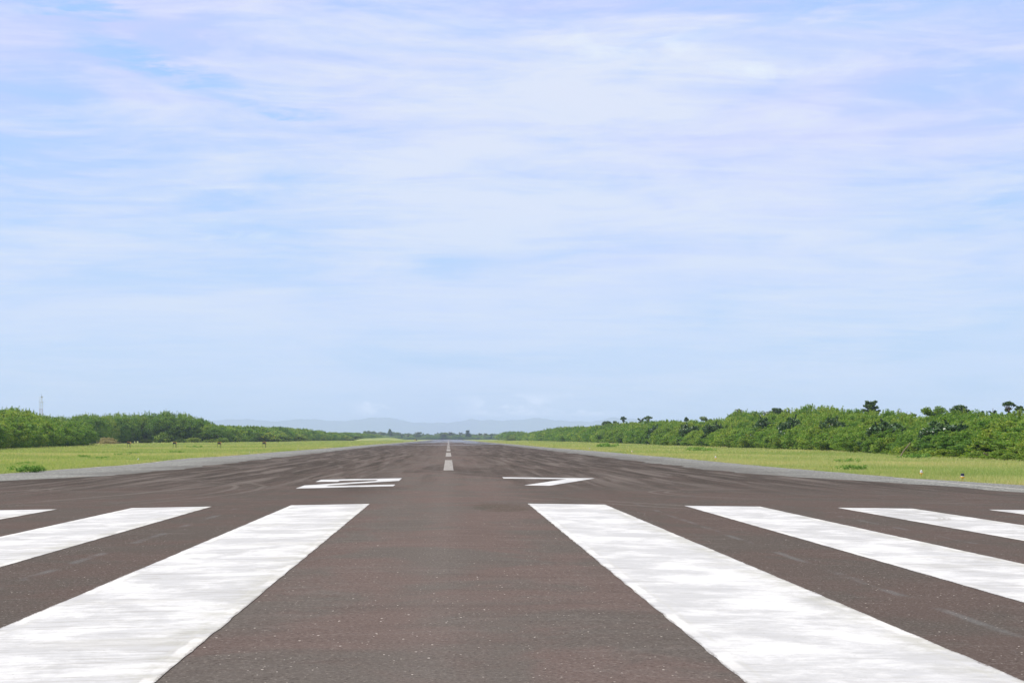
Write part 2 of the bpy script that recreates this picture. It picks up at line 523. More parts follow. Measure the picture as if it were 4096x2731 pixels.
def paint(worn, edged=None):
    def f(t, b, out):
        p = pos(t)
        x, y, z = t.xyz(p)[:3]
        brush = t.noise(t.scale(p, (0.8, 11, 1), (0, 0, 0), (0, 0, 0.06)), 1, 10, 0.78, 0.25)
        brush2 = t.noise(t.scale(p, (1.3, 6.5, 1), (4, 7, 0), (0, 0, -0.28)), 1, 9, 0.78, 0.3)
        patch = t.noise(t.scale(p, (0.75, 0.8, 1), (8, 1, 0)), 1, 9, 0.74, 0.25)
        grain = t.noise(p, 60, 3, 0.7)
        c = t.mix(t.ramp(patch, 0.40, 0.58), (0.55, 0.56, 0.58), (0.40, 0.408, 0.428))
        k = t.m('MULTIPLY', t.ramp(patch, 0.30, 0.60, 0.25, 1.0), worn)
        c = t.mix(t.m('MULTIPLY', t.ramp(brush, 0.50, 0.62), t.m('MULTIPLY', k, 0.62)), c, (0.24, 0.235, 0.23))
        c = t.mix(t.m('MULTIPLY', t.ramp(brush2, 0.52, 0.62), t.m('MULTIPLY', k, 0.50)), c, (0.27, 0.265, 0.25))
        c = t.mix(t.ramp(brush2, 0.44, 0.28, 0, 0.8), c, (0.585, 0.585, 0.585))
        c = t.mix(t.ramp(grain, 0.56, 0.76, 0, 0.35 * min(worn, 1.6)), c, (0.34, 0.33, 0.33))
        big = t.noise(t.scale(p, (0.25, 0.6, 1), (1, 9, 0)), 1, 3)
        c = t.mix(t.ramp(big, 0.60, 0.68, 0, 0.25), c, (0.36, 0.355, 0.33))
        if edged:
            o = t.xyz(t.new('ShaderNodeTexCoord').outputs['Object'])
            e = t.m('MINIMUM', o[0], t.m('SUBTRACT', edged, o[0]))
            e = t.m('ADD', e, t.m('MULTIPLY', t.m('SUBTRACT', t.noise(p, 3.0, 4), 0.5), 0.08))
            c = t.mix(t.m('MULTIPLY', t.ramp(e, 0.13, 0.09), t.ramp(t.noise(t.scale(p, (1, 0.8, 1), (3, 3, 0)), 1, 4), 0.42, 0.60, 0.0, 0.75)), c, (0.585, 0.585, 0.585))
            d2 = t.m('MULTIPLY', t.ramp(t.m('SUBTRACT', edged, o[0]), 0.55, 0.05), t.ramp(t.noise(t.scale(p, (1.5, 1.6, 1), (6, 2, 0)), 1, 9, 0.76, 0.2), 0.42, 0.62, 0.0, 0.7))
            c = t.mix(d2, c, (0.30, 0.30, 0.27))
            rim = t.m('MULTIPLY', t.ramp(t.m('ABSOLUTE', t.m('SUBTRACT', e, 0.145)), 0.03, 0.0), t.ramp(patch, 0.4, 0.6, 0.1, 0.45))
            c = t.mix(rim, c, (0.40, 0.40, 0.38))
            # fresh overspray thinning out right at the brush edge
            c = t.mix(t.m('MULTIPLY', t.ramp(e, 0.03, 0.0), t.ramp(grain, 0.42, 0.56)), c, (0.13, 0.115, 0.11))
        if worn >= 1.5:      # curved tyre scuff across the third right-hand bar
            a_ = t.m('SUBTRACT', x, 9.35); b__ = t.m('MULTIPLY', t.m('SUBTRACT', y, 30.3), 0.55)
            rr_ = t.m('SQRT', t.m('ADD', t.m('MULTIPLY', a_, a_), t.m('MULTIPLY', b__, b__)))
            sc_ = t.m('MULTIPLY', t.ramp(t.m('ABSOLUTE', t.m('SUBTRACT', rr_, 1.1)), 0.22, 0.05), t.ramp(t.m('SINE', t.m('MULTIPLY', rr_, 70.0)), -0.6, 0.6, 0.4, 1.0))
            c = t.mix(t.m('MULTIPLY', sc_, t.ramp(a_, 0.0, 0.6, 0, 0.6)), c, (0.24, 0.235, 0.22))
        s = specks(t, p, 20.0, 0.13, 0.93)
        c = t.mix(t.m('MULTIPLY', s, 0.6), c, (0.12, 0.11, 0.10))
        t.put(b.inputs['Base Color'], c)
        b.inputs['Roughness'].default_value = 0.75
        b.inputs['Specular IOR Level'].default_value = 0.15
        bm = t.new('ShaderNodeBump')
        bm.inputs['Strength'].default_value = 0.3
        bm.inputs['Distance'].default_value = 0.004
        t.put(bm.inputs['Height'], grain)
        t.put(b.inputs['Normal'], bm.outputs[0])
    return f


def b_oldpaint(t, b, out):
    p = pos(t)
    s = t.noise(t.scale(p, (0.5, 2.2, 1)), 1, 5, 0.7, 0.3)
    s2 = t.noise(t.scale(p, (3.0, 14, 1)), 1, 4, 0.7)
    c = t.mix(t.ramp(s, 0.38, 0.64), (0.36, 0.35, 0.33), (0.145, 0.13, 0.125))
    c = t.mix(t.ramp(s2, 0.46, 0.58, 0, 0.8), c, (0.12, 0.11, 0.105))
    t.put(b.inputs['Base Color'], c)
    b.inputs['Roughness'].default_value = 0.9


def b_ground(t, b, out):
    p = pos(t)
    x, y, z = t.xyz(p)[:3]
    n = t.noise(t.scale(p, (0.10, 0.07, 1)), 1, 5, 0.6, 0.6)
    n2 = t.noise(t.scale(p, (0.9, 0.7, 1)), 1, 5, 0.65)
    c = t.mix(t.ramp(n, 0.38, 0.62), (0.19, 0.25, 0.075), (0.27, 0.275, 0.105))
    c = t.mix(t.ramp(n2, 0.52, 0.70, 0, 0.6), c, (0.080, 0.130, 0.035))
    c = t.mix(t.ramp(t.noise(t.scale(p, (0.06, 0.10, 1), (5, 5, 0)), 1, 4), 0.58, 0.68, 0, 0.75), c, (0.225, 0.165, 0.100))
    c = t.mix(t.ramp(t.noise(t.scale(p, (0.03, 0.012, 1), (1, 7, 0)), 1, 4), 0.50, 0.60, 0, 0.5), c, (0.090, 0.170, 0.045))
    ax = t.m('ABSOLUTE', x)
    c = t.mix(t.m('MULTIPLY', t.ramp(ax, 27, 23.5), 0.45), c, (0.24, 0.22, 0.085))
    t.put(b.inputs['Base Color'], c)
    b.inputs['Roughness'].default_value = 1.0
    b.inputs['Specular IOR Level'].default_value = 0.05
    bm = t.new('ShaderNodeBump')
    bm.inputs['Strength'].default_value = 0.7
    bm.inputs['Distance'].default_value = 0.15
    t.put(bm.inputs['Height'], n2)
    t.put(b.inputs['Normal'], bm.outputs[0])


M = {}
M['asphalt'] = mat('asphalt', b_asphalt)
M['shoulder'] = mat('old_asphalt', b_shoulder)
M['stripe'] = mat('stripe_paint', paint(1.0, 1.84))
M['stripe_fresh'] = mat('fresh_stripe_paint', paint(0.55, 1.84))
M['stripe_thin'] = mat('thin_stripe_paint', paint(1.5, 1.84))
M['digit'] = mat('digit_paint', paint(0.35))
M['oldpaint'] = mat('worn_paint', b_oldpaint)
M['ground'] = mat('verge_soil_and_turf', b_ground)

# ------------------------------------------------------------------ ground: one sheet to the horizon
gx = np.concatenate([-np.geomspace(24000, 140, 26), np.arange(-130, -44, 6), np.arange(-44, -20, 1.5), np.arange(-20, 21, 5), np.arange(21.5, 45, 1.5), np.arange(45, 131, 6), np.geomspace(140, 24000, 26)])
gy = np.concatenate([np.array([-600, -200, -60, -20]), np.arange(0, 200, 3.0), np.arange(200, 640, 8.0), np.geomspace(640, 27000, 60)])
GX, GY = np.meshgrid(gx, gy)
GZ = ground_z(GX, GY)
nxg, nyg = len(gx), len(gy)
idx = np.arange(nxg * nyg).reshape(nyg, nxg)
q = np.stack([idx[:-1, :-1], idx[:-1, 1:], idx[1:, 1:], idx[1:, :-1]], -1).reshape(-1, 4)
g = obj('ground', mesh_np('ground', np.stack([GX, GY, GZ], -1).reshape(-1, 3), q.ravel(), np.full(len(q), 4), smooth=True), M['ground'])
tag(g, kind='structure')

# ------------------------------------------------------------------ runway
def jag(y, side):
    a = 0.10 * math.sin(y * 0.9 + side * 2) + 0.07 * math.sin(y * 2.3 + side) + 0.05 * math.sin(y * 5.1 + 2 * side)
    return a * (1.0 + min(y, 300) / 120.0) * 0.6

ys = ystations(-40, 2500, 0.7)
sh = strip_sheet('runway_shoulder', lambda y: edge(EL, y), lambda y: edge(ER, y), ys, 0.0, M['shoulder'], 6, jf=jag)
tag(sh, kind='structure')


def jag2(y, side):
    sgn = -1 if side == 0 else 1
    r_ = (math.sin(y * 0.35 + side) * 0.22 + math.sin(y * 0.83 + 2.1 * side) * 0.16 + math.sin(y * 1.9) * 0.08)
    return sgn * r_ * (0.6 + min(max(y, 0), 300) / 150)

rw = strip_sheet('runway', lambda y: edge(DL, y), lambda y: edge(DR, y), ystations(-38, 2440, 0.6), 0.006, M['asphalt'], 6, jf=jag2)
tag(rw, kind='structure')

# faded edge line along the left rim of the shoulder
V, F = [], []
yy = ystations(64, 260, 0.7)
for y in yy:
    x = edge(EL, y) + jag(y, 0)
    w_ = 0.30 + 0.08 * math.sin(y * 1.1)
    for xx in (x + 0.12, x + 0.12 + w_):
        V.append((xx, y, float(road_z(xx)) + 0.004))
for j in range(len(yy) - 1):
    F.append((2 * j, 2 * j + 1, 2 * j + 3, 2 * j + 2))
me = bpy.data.meshes.new('edge_line'); me.from_pydata(V, [], F); me.update()
o = obj('edge_line', me, M['oldpaint'])
tag(o, 'faded pale edge line between the left grey shoulder and the grass', 'road marking')


def sheet_poly(name, outline, m, origin, dz=0.011, jit=0.010, step=0.25, rnd=None):
    """painted patch: outline resampled and slightly ragged, laid on the crowned asphalt (one side of the crown)"""
    r_ = rnd or random.Random(3)
    pts = []
    n = len(outline)
    for i in range(n):
        a, b_ = Vector(outline[i]), Vector(outline[(i + 1) % n])
        L = (b_ - a).length
        k = max(1, int(L / step))
        nrm = Vector((-(b_ - a).y, (b_ - a).x)).normalized()
        for j in range(k):
            p = a.lerp(b_, j / k)
            if j: p = p + nrm * r_.uniform(-jit, jit)
            pts.append(p)
    ox, oy = origin
    V = [(p.x - ox, p.y - oy, -CROWN * abs(p.x) + dz) for p in pts]
    me = bpy.data.meshes.new(name)
    from mathutils.geometry import tessellate_polygon
    tris = tessellate_polygon([[Vector((v[0], v[1], 0)) for v in V]])
    F = []
    for a, b_, c in tris:
        n_ = (Vector(V[b_]) - Vector(V[a])).cross(Vector(V[c]) - Vector(V[a]))
        F.append((a, b_, c) if n_.z > 0 else (a, c, b_))
    me.from_pydata(V, [], F)
    me.update()
    return obj(name, me, m, loc=(ox, oy, 0))


# threshold bars ("piano keys")
W = 1.84
bars = [(-14.60, 'stripe_thin', 'threshold bar beyond the left edge, outermost of the left-hand bars'),
        (-10.94, 'stripe', 'white threshold bar cut off at the left edge, only its far corner showing'),
        (-7.37, 'stripe', 'long white threshold bar, the second one left of the bare centre lane'),
        (-3.68, 'stripe', 'broad worn white threshold bar directly left of the bare centre lane'),
        (1.87, 'stripe_fresh', 'broad brightest white threshold bar directly right of the bare centre lane'),
        (5.58, 'stripe', 'long white threshold bar, the second one right of the bare centre lane'),
        (9.25, 'stripe_thin', 'white threshold bar with a curved tyre scuff, third right of the centre lane'),
        (12.90, 'stripe_thin', 'sliver of white threshold bar at the right edge, outermost on the right')]
for i, (x0, mk, lb) in enumerate(bars):
    o = sheet_poly('threshold_bar', [(x0, 3.7), (x0 + W, 3.7), (x0 + W, 33.72), (x0, 33.66)], M[mk], (x0, 0), rnd=random.Random(i))
    tag(o, lb, 'road marking', 'white threshold bars across the runway')

two = [(-4.88, 55.2), (-1.80, 55.4), (-1.79, 51.99), (-2.55, 50.82), (-3.38, 49.38), (-4.02, 48.04), (-4.01, 47.40), (-3.26, 47.54), (-1.77, 47.79), (-1.77, 46.16), (-3.15, 46.0), (-4.06, 45.6), (-4.83, 45.55),
       (-4.85, 48.5), (-4.54, 48.95), (-3.48, 50.9), (-2.66, 52.25), (-2.63, 53.62), (-3.65, 53.45), (-4.02, 53.25), (-4.02, 52.2), (-4.85, 52.4)]
seven = [(2.14, 56.9), (2.13, 55.05), (3.93, 55.25), (4.58, 55.40), (3.45, 50.96), (2.51, 47.2), (3.33, 47.1), (3.89, 49.3), (5.88, 57.2)]
o = sheet_poly('runway_digit', two, M['digit'], (-4.85, 45.5), jit=0.006)
tag(o, 'white painted figure 2 on the runway, left of the centre line', 'road marking', 'runway number digits')
o = sheet_poly('runway_digit', seven, M['digit'], (2.1, 47.1), jit=0.006, rnd=random.Random(5))
tag(o, 'white painted figure 7 on the runway, right of the centre line', 'road marking', 'runway number digits')

# centre line dashes
words = ['nearest', 'second nearest', 'third nearest', 'fourth nearest', 'fifth nearest', 'sixth nearest']
for i in range(40):
    y0 = 67.8 + 52.2 * i
    y1 = y0 + 32.6
    if y1 > 2440: break
    r_ = random.Random(i)
    V = []
    n = 14 if i < 4 else 2
    for j in range(n + 1):
        y = y0 + (y1 - y0) * j / n
        for x in (-0.235 + r_.uniform(-.012, .012), 0, 0.245 + r_.uniform(-.012, .012)):
            V.append((x, y - y0, -CROWN * abs(x) + 0.011))
    F = []
    for j in range(n):
        for k in range(2):
            a = j * 3 + k
            F.append((a, a + 1, a + 4, a + 3))
    me = bpy.data.meshes.new('centre_line_dash'); me.from_pydata(V, [], F); me.update()
    o = obj('centre_line_dash', me, M['oldpaint'], loc=(0, y0, 0))
    lb = (words[i] + ' worn off-white dash of the runway centre line') if i < 6 else 'tiny far dash of the runway centre line near the horizon'
    tag(o, lb, 'road marking', 'centre line dashes' if i < 6 else 'far centre line dashes')

# ------------------------------------------------------------------ foliage materials
def leafmat(name, a, b_, c_, trans=0.25, rough=0.6, spec=0.25, vary=0.5):
    def f(t, b, out):
        at = t.new('ShaderNodeAttribute', attribute_name='tint')
        rnd = t.new('ShaderNodeObjectInfo').outputs['Random']
        tt = t.m('ADD', at.outputs['Fac'], t.m('MULTIPLY', t.m('SUBTRACT', rnd, 0.5), vary), clamp=True)
        rmp = t.new('ShaderNodeValToRGB')
        rmp.color_ramp.elements[0].position = 0.0
        rmp.color_ramp.elements[0].color = (*a, 1)
        rmp.color_ramp.elements[1].position = 1.0
        rmp.color_ramp.elements[1].color = (*c_, 1)
        e = rmp.color_ramp.elements.new(0.55)
        e.color = (*b_, 1)
        t.put(rmp.inputs[0], tt)
        t.put(b.inputs['Base Color'], rmp.outputs[0])
        b.inputs['Roughness'].default_value = rough
        b.inputs['Specular IOR Level'].default_value = spec
        tr = t.new('ShaderNodeBsdfTranslucent')
        t.put(tr.inputs[0], t.mix(1.0, rmp.outputs[0], (1.15, 1.25, 0.55), 'MULTIPLY'))
        mx = t.new('ShaderNodeMixShader')
        mx.inputs[0].default_value = trans
        t.t.links.new(b.outputs[0], mx.inputs[1])
        t.t.links.new(tr.outputs[0], mx.inputs[2])
        t.t.links.new(mx.outputs[0], out.inputs[0])
    return mat(name, f)


def b_bark(t, b, out):
    p = pos(t)
    c = t.mix(t.noise(t.scale(p, (4, 4, 1)), 1, 4), (0.10, 0.075, 0.055), (0.26, 0.21, 0.16))
    t.put(b.inputs['Base Color'], c)
    b.inputs['Roughness'].default_value = 0.95


M['bark'] = mat('bark', b_bark)
M['feather'] = leafmat('feathery_leaf', (0.066, 0.160, 0.028), (0.165, 0.290, 0.042), (0.370, 0.410, 0.085), 0.38, vary=0.45)
M['glossy'] = leafmat('broad_glossy_leaf', (0.030, 0.085, 0.024), (0.070, 0.140, 0.036), (0.160, 0.230, 0.065), 0.15, 0.35, 0.5, vary=0.3)
M['lime'] = leafmat('yellow_green_leaf', (0.100, 0.190, 0.026), (0.190, 0.285, 0.038), (0.330, 0.350, 0.060), 0.32, vary=0.4)
M['dark'] = leafmat('dark_tree_leaf', (0.038, 0.080, 0.026), (0.080, 0.140, 0.040), (0.150, 0.215, 0.065), 0.25, 0.5, 0.3, vary=0.3)
M['olive'] = leafmat('far_tree_leaf', (0.070, 0.130, 0.036), (0.130, 0.205, 0.055), (0.240, 0.270, 0.090), 0.2, 0.6, 0.2, vary=0.6)
M['dry'] = leafmat('dry_leaf', (0.20, 0.17, 0.07), (0.36, 0.30, 0.14), (0.48, 0.44, 0.24), 0.2, vary=0.2)
M['palm'] = leafmat('palm_leaf', (0.035, 0.065, 0.022), (0.070, 0.100, 0.034), (0.140, 0.150, 0.060), 0.15, 0.45, 0.4, vary=0.4)
M['grass'] = leafmat('grass_blade', (0.180, 0.280, 0.080), (0.345, 0.405, 0.155), (0.560, 0.490, 0.280), 0.38, 0.6, 0.15, vary=0.0)
M['weed'] = leafmat('weed_leaf', (0.080, 0.190, 0.035), (0.150, 0.290, 0.050), (0.250, 0.360, 0.080), 0.3, 0.6, 0.2, vary=0.3)


def leaves_at(c, rad, n, L, Wd, r_, up=0.35, flatz=0.7, tint0=0.5, tsp=0.22):
    """n leaf-sized faces in puffs around the centres c (Kx3); returns arrays of verts (N,4,3) and tint"""
    K_ = len(c)
    cc = np.repeat(c, n, 0)
    rr = np.repeat(rad, n)
    N = len(cc)
    dv = r_.normal(size=(N, 3))
    dv /= np.linalg.norm(dv, axis=1, keepdims=True)
    rad_ = rr * r_.uniform(0.35, 1.0, N) ** 0.6
    p = cc + dv * rad_[:, None] * np.array([1, 1, flatz])
    # frond direction: outward and drooping, normal mostly up and outward
    ax_ = dv + r_.normal(size=(N, 3)) * 0.6 + np.array([0, 0, -0.1 + up * 0.3])
    ax_ /= np.linalg.norm(ax_, axis=1, keepdims=True)
    nn = dv * 0.6 + np.array([0, 0, 0.75]) + r_.normal(size=(N, 3)) * 0.45
    side = np.cross(ax_, nn)
    side /= np.linalg.norm(side, axis=1, keepdims=True) + 1e-6
    l = L * r_.uniform(0.6, 1.3, N)[:, None]
    w_ = Wd * r_.uniform(0.6, 1.3, N)[:, None]
    q_ = np.stack([p - ax_ * l * 0.5, p + side * w_ * 0.5, p + ax_ * l * 0.5, p - side * w_ * 0.5], 1)
    ti = np.repeat(r_.normal(tint0, tsp * 0.6, K_), n) + r_.normal(0, tsp, N)
    return q_, ti


def crown_mesh(name, parts):
    q_ = np.concatenate([a for a, _ in parts]).astype(np.float32)
    ti = np.concatenate([b_ for _, b_ in parts])
    n = len(q_)
    return mesh_np(name, q_.reshape(-1, 3), np.arange(n * 4), np.full(n, 4), np.clip(ti, 0, 1))


def shrub_crown(seed, h, wd, K_=110, n=85, L=0.30, Wd=0.11, sprigs=26, tint0=0.5, base=0.06, rad=(0.40, 0.85)):
    """lumpy bush from the ground up with feathery shoots standing out of its top"""
    r_ = np.random.default_rng(seed)
    th = r_.uniform(0, 2 * math.pi, K_)
    u = r_.uniform(base, 1.0, K_)
    lob = 1 + 0.16 * np.sin(th * 3 + seed) + 0.10 * np.sin(th * 5 + 2 * seed) + 0.12 * np.sin(u * 9 + th * 2)
    prof = np.sqrt(np.clip(1 - (np.clip(u - 0.40, 0, 1) / 0.62) ** 2, 0.02, 1)) * (0.72 + 0.28 * np.clip(u / 0.35, 0, 1))
    rr = wd / 2 * prof * lob * r_.uniform(0.62, 1.0, K_) ** 0.5
    c = np.stack([np.cos(th) * rr, np.sin(th) * rr, u * h * (0.9 + 0.08 * np.sin(th * 2 + seed))], 1)
    radii = r_.uniform(rad[0], rad[1], K_) * (h / 7.0) ** 0.5
    parts = [leaves_at(c, radii, n, L, Wd, r_, tint0=tint0)]
    # core so that light does not pour through
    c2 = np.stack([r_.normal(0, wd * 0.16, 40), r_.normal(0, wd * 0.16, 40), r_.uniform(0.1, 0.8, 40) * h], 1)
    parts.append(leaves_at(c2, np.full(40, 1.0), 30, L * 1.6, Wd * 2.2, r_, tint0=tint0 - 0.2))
    # shoots
    if sprigs:
        a = r_.uniform(0, 2 * math.pi, sprigs); rr = wd / 2 * np.sqrt(r_.uniform(0, 0.75, sprigs))
        zt = h * (0.90 * np.sqrt(np.clip(1 - (rr / (wd / 2)) ** 2 * 0.75, 0.1, 1)) + 0.02)
        cs, rs = [], []
        for i in range(sprigs):
            hh = r_.uniform(0.5, 1.3) * h / 7
            lean = r_.normal(0, 0.18, 2)
            for k in range(5):
                f_ = k / 4
                cs.append((math.cos(a[i]) * rr[i] + lean[0] * f_ * hh, math.sin(a[i]) * rr[i] + lean[1] * f_ * hh, zt[i] + f_ * hh))
                rs.append(0.30 * (1 - 0.6 * f_))
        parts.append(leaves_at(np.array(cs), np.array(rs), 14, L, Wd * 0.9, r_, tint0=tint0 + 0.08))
    return crown_mesh('crown', parts)


def stems_mesh(seed, h, wd, k=5, r0=0.09):
    rr = random.Random(seed)
    mb = MB()
    for i in range(k):
        a = rr.uniform(0, 6.28)
        p = Vector((rr.uniform(-.5, .5) * wd * 0.25, rr.uniform(-.5, .5) * wd * 0.25, -0.2))
        pts = [p]
        for j in range(4):
            p = p + Vector((math.cos(a) * wd * 0.07 + rr.uniform(-.2, .2), math.sin(a) * wd * 0.07 + rr.uniform(-.2, .2), h * 0.2))
            pts.append(p)
        mb.tube(pts, [r0, r0 * .85, r0 * .65, r0 * .45, r0 * .2], 5)
        # a side branch
        j = rr.choice((1, 2))
        e = pts[j] + Vector((rr.uniform(-1, 1) * wd * .3, rr.uniform(-1, 1) * wd * .3, h * .22))
        mb.tube([pts[j], (pts[j] + e) / 2 + Vector((0, 0, .1)), e], [r0 * .5, r0 * .35, r0 * .12], 4)
    return mb.mesh('trunk')


# prototypes: (crown mesh, stems mesh, height, width)
PROTO = {'feather': [], 'glossy': [], 'lime': [], 'tree': [], 'farfeather': []}
for s_ in range(5):
    h = (6.5, 7.5, 7.0, 8.0, 6.0)[s_]
    wd = (7.5, 6.5, 8.5, 7.0, 8.0)[s_]
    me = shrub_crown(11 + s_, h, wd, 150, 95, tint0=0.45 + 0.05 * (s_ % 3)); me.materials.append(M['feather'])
    st = stems_mesh(31 + s_, h, wd); st.materials.append(M['bark'])
    PROTO['feather'].append((me, st, h, wd))
for s_ in range(2):
    me = shrub_crown(51 + s_, 5.5, 5.5, 110, 55, 0.42, 0.22, 6, 0.45); me.materials.append(M['glossy'])
    st = stems_mesh(61 + s_, 5.5, 5); st.materials.append(M['bark'])
    PROTO['glossy'].append((me, st, 5.5, 5.5))
for s_ in range(3):
    me = shrub_crown(71 + s_, 3.2, 4.6, 90, 60, 0.26, 0.14, 8, 0.5, 0.02); me.materials.append(M['lime'])
    st = stems_mesh(81 + s_, 3.0, 3.5, 4, 0.05); st.materials.append(M['bark'])
    PROTO['lime'].append((me, st, 3.2, 4.6))
me = shrub_crown(79, 2.6, 4.6, 80, 45, 0.34, 0.05, 8, 0.5, 0.02); me.materials.append(M['dry'])
st = stems_mesh(89, 2.4, 3.5, 4, 0.04); st.materials.append(M['bark'])
PROTO['dry'] = [(me, st, 2.6, 4.6)]
for s_ in range(3):      # taller leucaena-like trees with bare feet
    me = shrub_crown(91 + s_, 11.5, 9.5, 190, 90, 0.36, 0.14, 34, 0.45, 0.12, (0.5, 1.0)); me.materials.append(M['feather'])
    st = stems_mesh(101 + s_, 11, 6, 5, 0.13); st.materials.append(M['bark'])
    PROTO['tree'].append((me, st, 11.5, 9.5))
for s_ in range(3):
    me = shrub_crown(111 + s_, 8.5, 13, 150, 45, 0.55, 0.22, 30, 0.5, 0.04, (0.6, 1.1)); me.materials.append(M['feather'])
    st = stems_mesh(121 + s_, 8, 8, 4, 0.14); st.materials.append(M['bark'])
    PROTO['farfeather'].append((me, st, 8.5, 13))

PR = random.Random(99)
TOPZ = {}
for lst in PROTO.values():
    for me_, _s, _h, _w in lst:
        co_ = np.empty(len(me_.vertices) * 3, np.float32)
        me_.vertices.foreach_get('co', co_)
        TOPZ[me_.name] = float(np.percentile(co_[2::3], 99.7))
# skyline of the vegetation as an elevation profile: (direction, height over the horizon), in units of a 2352-wide print
SKY_L = [(-300, 935), (0, 939), (48, 938), (70, 947), (113, 955), (172, 954), (242, 951), (322, 948.7), (376, 947), (416, 948.7), (443, 955), (462, 965), (475, 973), (510, 977), (632, 979.6), (691, 983), (735, 989), (770, 993), (819, 993), (858, 996), (900, 998)]
SKY_R = [(1205, 994), (1213, 993.6), (1232, 989.6), (1262, 984), (1287, 981), (1336, 977), (1380, 976), (1434, 967.6), (1470, 965), (1507, 968.8), (1544, 965), (1605, 965), (1641, 960), (1678, 953), (1702, 945.6), (1751, 949), (1800, 947), (1829, 939.7), (1885, 931), (1926, 937), (1975, 947), (2011, 943), (2035, 941), (2072, 948), (2116, 953), (2193, 944), (2242, 942), (2290, 946), (2352, 943), (2900, 935)]
def skyline_h(x, y, prof):
    px = 1176 + 3266.7 / math.cos(R(PITCH)) * math.tan(math.atan2(x, y) - R(YAW))
    t_ = float(np.interp(px, [q[0] for q in prof], [q[1] for q in prof]))
    dist = math.cos(R(YAW)) * y + math.sin(R(YAW)) * x
    return (1006.9 - t_) / 3266.7 * dist + EYE - float(ground_z(x, y))


def plant(kind, x, y, height, width, name, label, cat, group, z=None, sink=0.0):
    me, st, h0, w0 = PR.choice(PROTO[kind])
    h0 = TOPZ[me.name]
    e = empty(name, (x, y, (float(ground_z(x, y)) if z is None else z) - sink), PR.uniform(0, 6.28))
    e.scale = (width / w0, width / w0, height / h0)
    obj('crown', me, parent=e)
    obj('trunk', st, parent=e)
    tag(e, label, cat, group)
    return e


# right-hand thicket: its front foot runs roughly 55-60 m from the centre line
def front_r(y):
    return float(np.interp(y, [90, 135, 180, 300, 580, 1200, 1700], [50, 53, 58, 62, 62, 62, 66]))
def top_r(y):
    return float(np.interp(y, [100, 160, 200, 250, 330, 420, 600, 900, 1200], [4.6, 5.1, 6.2, 7.9, 7.8, 7.4, 8.8, 9.2, 8.6]))

y = 112.0
while y < 1350:
    far = y > 560
    step = 5.0 if y < 230 else (6.5 if y < 400 else (9.5 if y < 600 else y * 0.022))
    rows = 4 if y < 420 else (3 if y < 620 else 2)
    for rix in range(rows):
        xx = front_r(y) + 3.2 + rix * (6.0 if not far else 11) + PR.uniform(-1.2, 1.2)
        yy_ = y + PR.uniform(-0.35, 0.35) * step + (rix % 2) * step * 0.5
        hgt = skyline_h(xx, yy_, SKY_R) * ((0.60, 0.80, 0.92, 1.0)[rix + 4 - rows] * PR.uniform(0.88, 1.05))
        if far:
            plant('farfeather', xx, yy_, hgt, 14 * PR.uniform(0.85, 1.2), 'thicket_shrub', 'feathery green shrub in the far stretch of the right thicket', 'shrub', 'shrubs in the far right thicket')
        else:
            plant('feather', xx, yy_, hgt, 8.0 * PR.uniform(0.85, 1.2), 'thicket_shrub', 'feathery mid-green shrub in the dense thicket right of the runway', 'shrub', 'feathery shrubs of the right thicket')
    y += step
# dark broad-leaved climbers and yellow-green bushes showing along its front
for (yy_, off, hz_, k) in [(165, 2.0, 4.2, 'glossy'), (196, 2.5, 4.6, 'glossy'), (232, 3.4, 5.6, 'glossy'), (262, 3.0, 6.2, 'glossy'), (292, 3.4, 6.6, 'glossy'), (345, 2.6, 6.0, 'glossy'), (378, 2.0, 6.0, 'glossy'), (440, 2.0, 6.2, 'glossy'), (480, 1.6, 5.6, 'glossy')]:
    plant(k, front_r(yy_) + off, yy_, hz_, 5.6, 'broadleaf_shrub', 'dark broad-leaved shrub with glossy leaves in front of the right thicket', 'shrub', 'glossy broad-leaved shrubs of the right thicket')
yl = 118.0
while yl < 520:
    plant('lime', front_r(yl) + PR.uniform(-0.2, 1.4), yl, PR.uniform(1.6, 3.4), PR.uniform(3.4, 5.4), 'low_bush', 'low yellow-green bush at the foot of the right thicket', 'bush', 'low bushes at the foot of the right thicket')
    yl += PR.uniform(6, 13) * (1 + yl / 400)

# left-hand hedge (dark, its face turned from the sun), then the tall bank, then the far hedge
for i in range(19):
    f_ = i / 18
    for rix in range(3):
        yy_ = 205 + f_ * 200 + PR.uniform(-3, 3)
        xx = -(76 + f_ * 24) - 4 - rix * 6.5 + PR.uniform(-1, 1)
        hgt = skyline_h(xx, yy_, SKY_L) * (0.84, 0.94, 1.0)[rix] * PR.uniform(0.9, 1.04)
        plant('feather', xx, yy_, hgt, 10.5 * PR.uniform(0.9, 1.15), 'hedge_tree', 'dark green feathery tree in the near left hedge below the mast', 'tree', 'trees of the near left hedge')
for i in range(16):
    for rix in range(3):
        xx = -97 - i * 5.0 + PR.uniform(-2, 2)
        yy_ = 598 + rix * 9 + PR.uniform(-3, 3) - max(0, i - 6) * 4.5
        hgt = skyline_h(xx, yy_, SKY_L) * (0.90, 0.97, 1.02)[rix] * PR.uniform(0.96, 1.04)
        plant('tree', xx, yy_, hgt, 11.5 * PR.uniform(0.9, 1.1), 'tall_hedge_tree', 'tall round-topped feathery tree in the green bank behind the signal boxes', 'tree', 'trees of the tall left bank')
y = 520.0
while y < 590:
    plant('tree', -128 - PR.uniform(0, 12), y, 10.5, 11, 'tall_hedge_tree', 'tall round-topped feathery tree in the green bank behind the signal boxes', 'tree', 'trees of the tall left bank')
    y += 14
y = 640.0
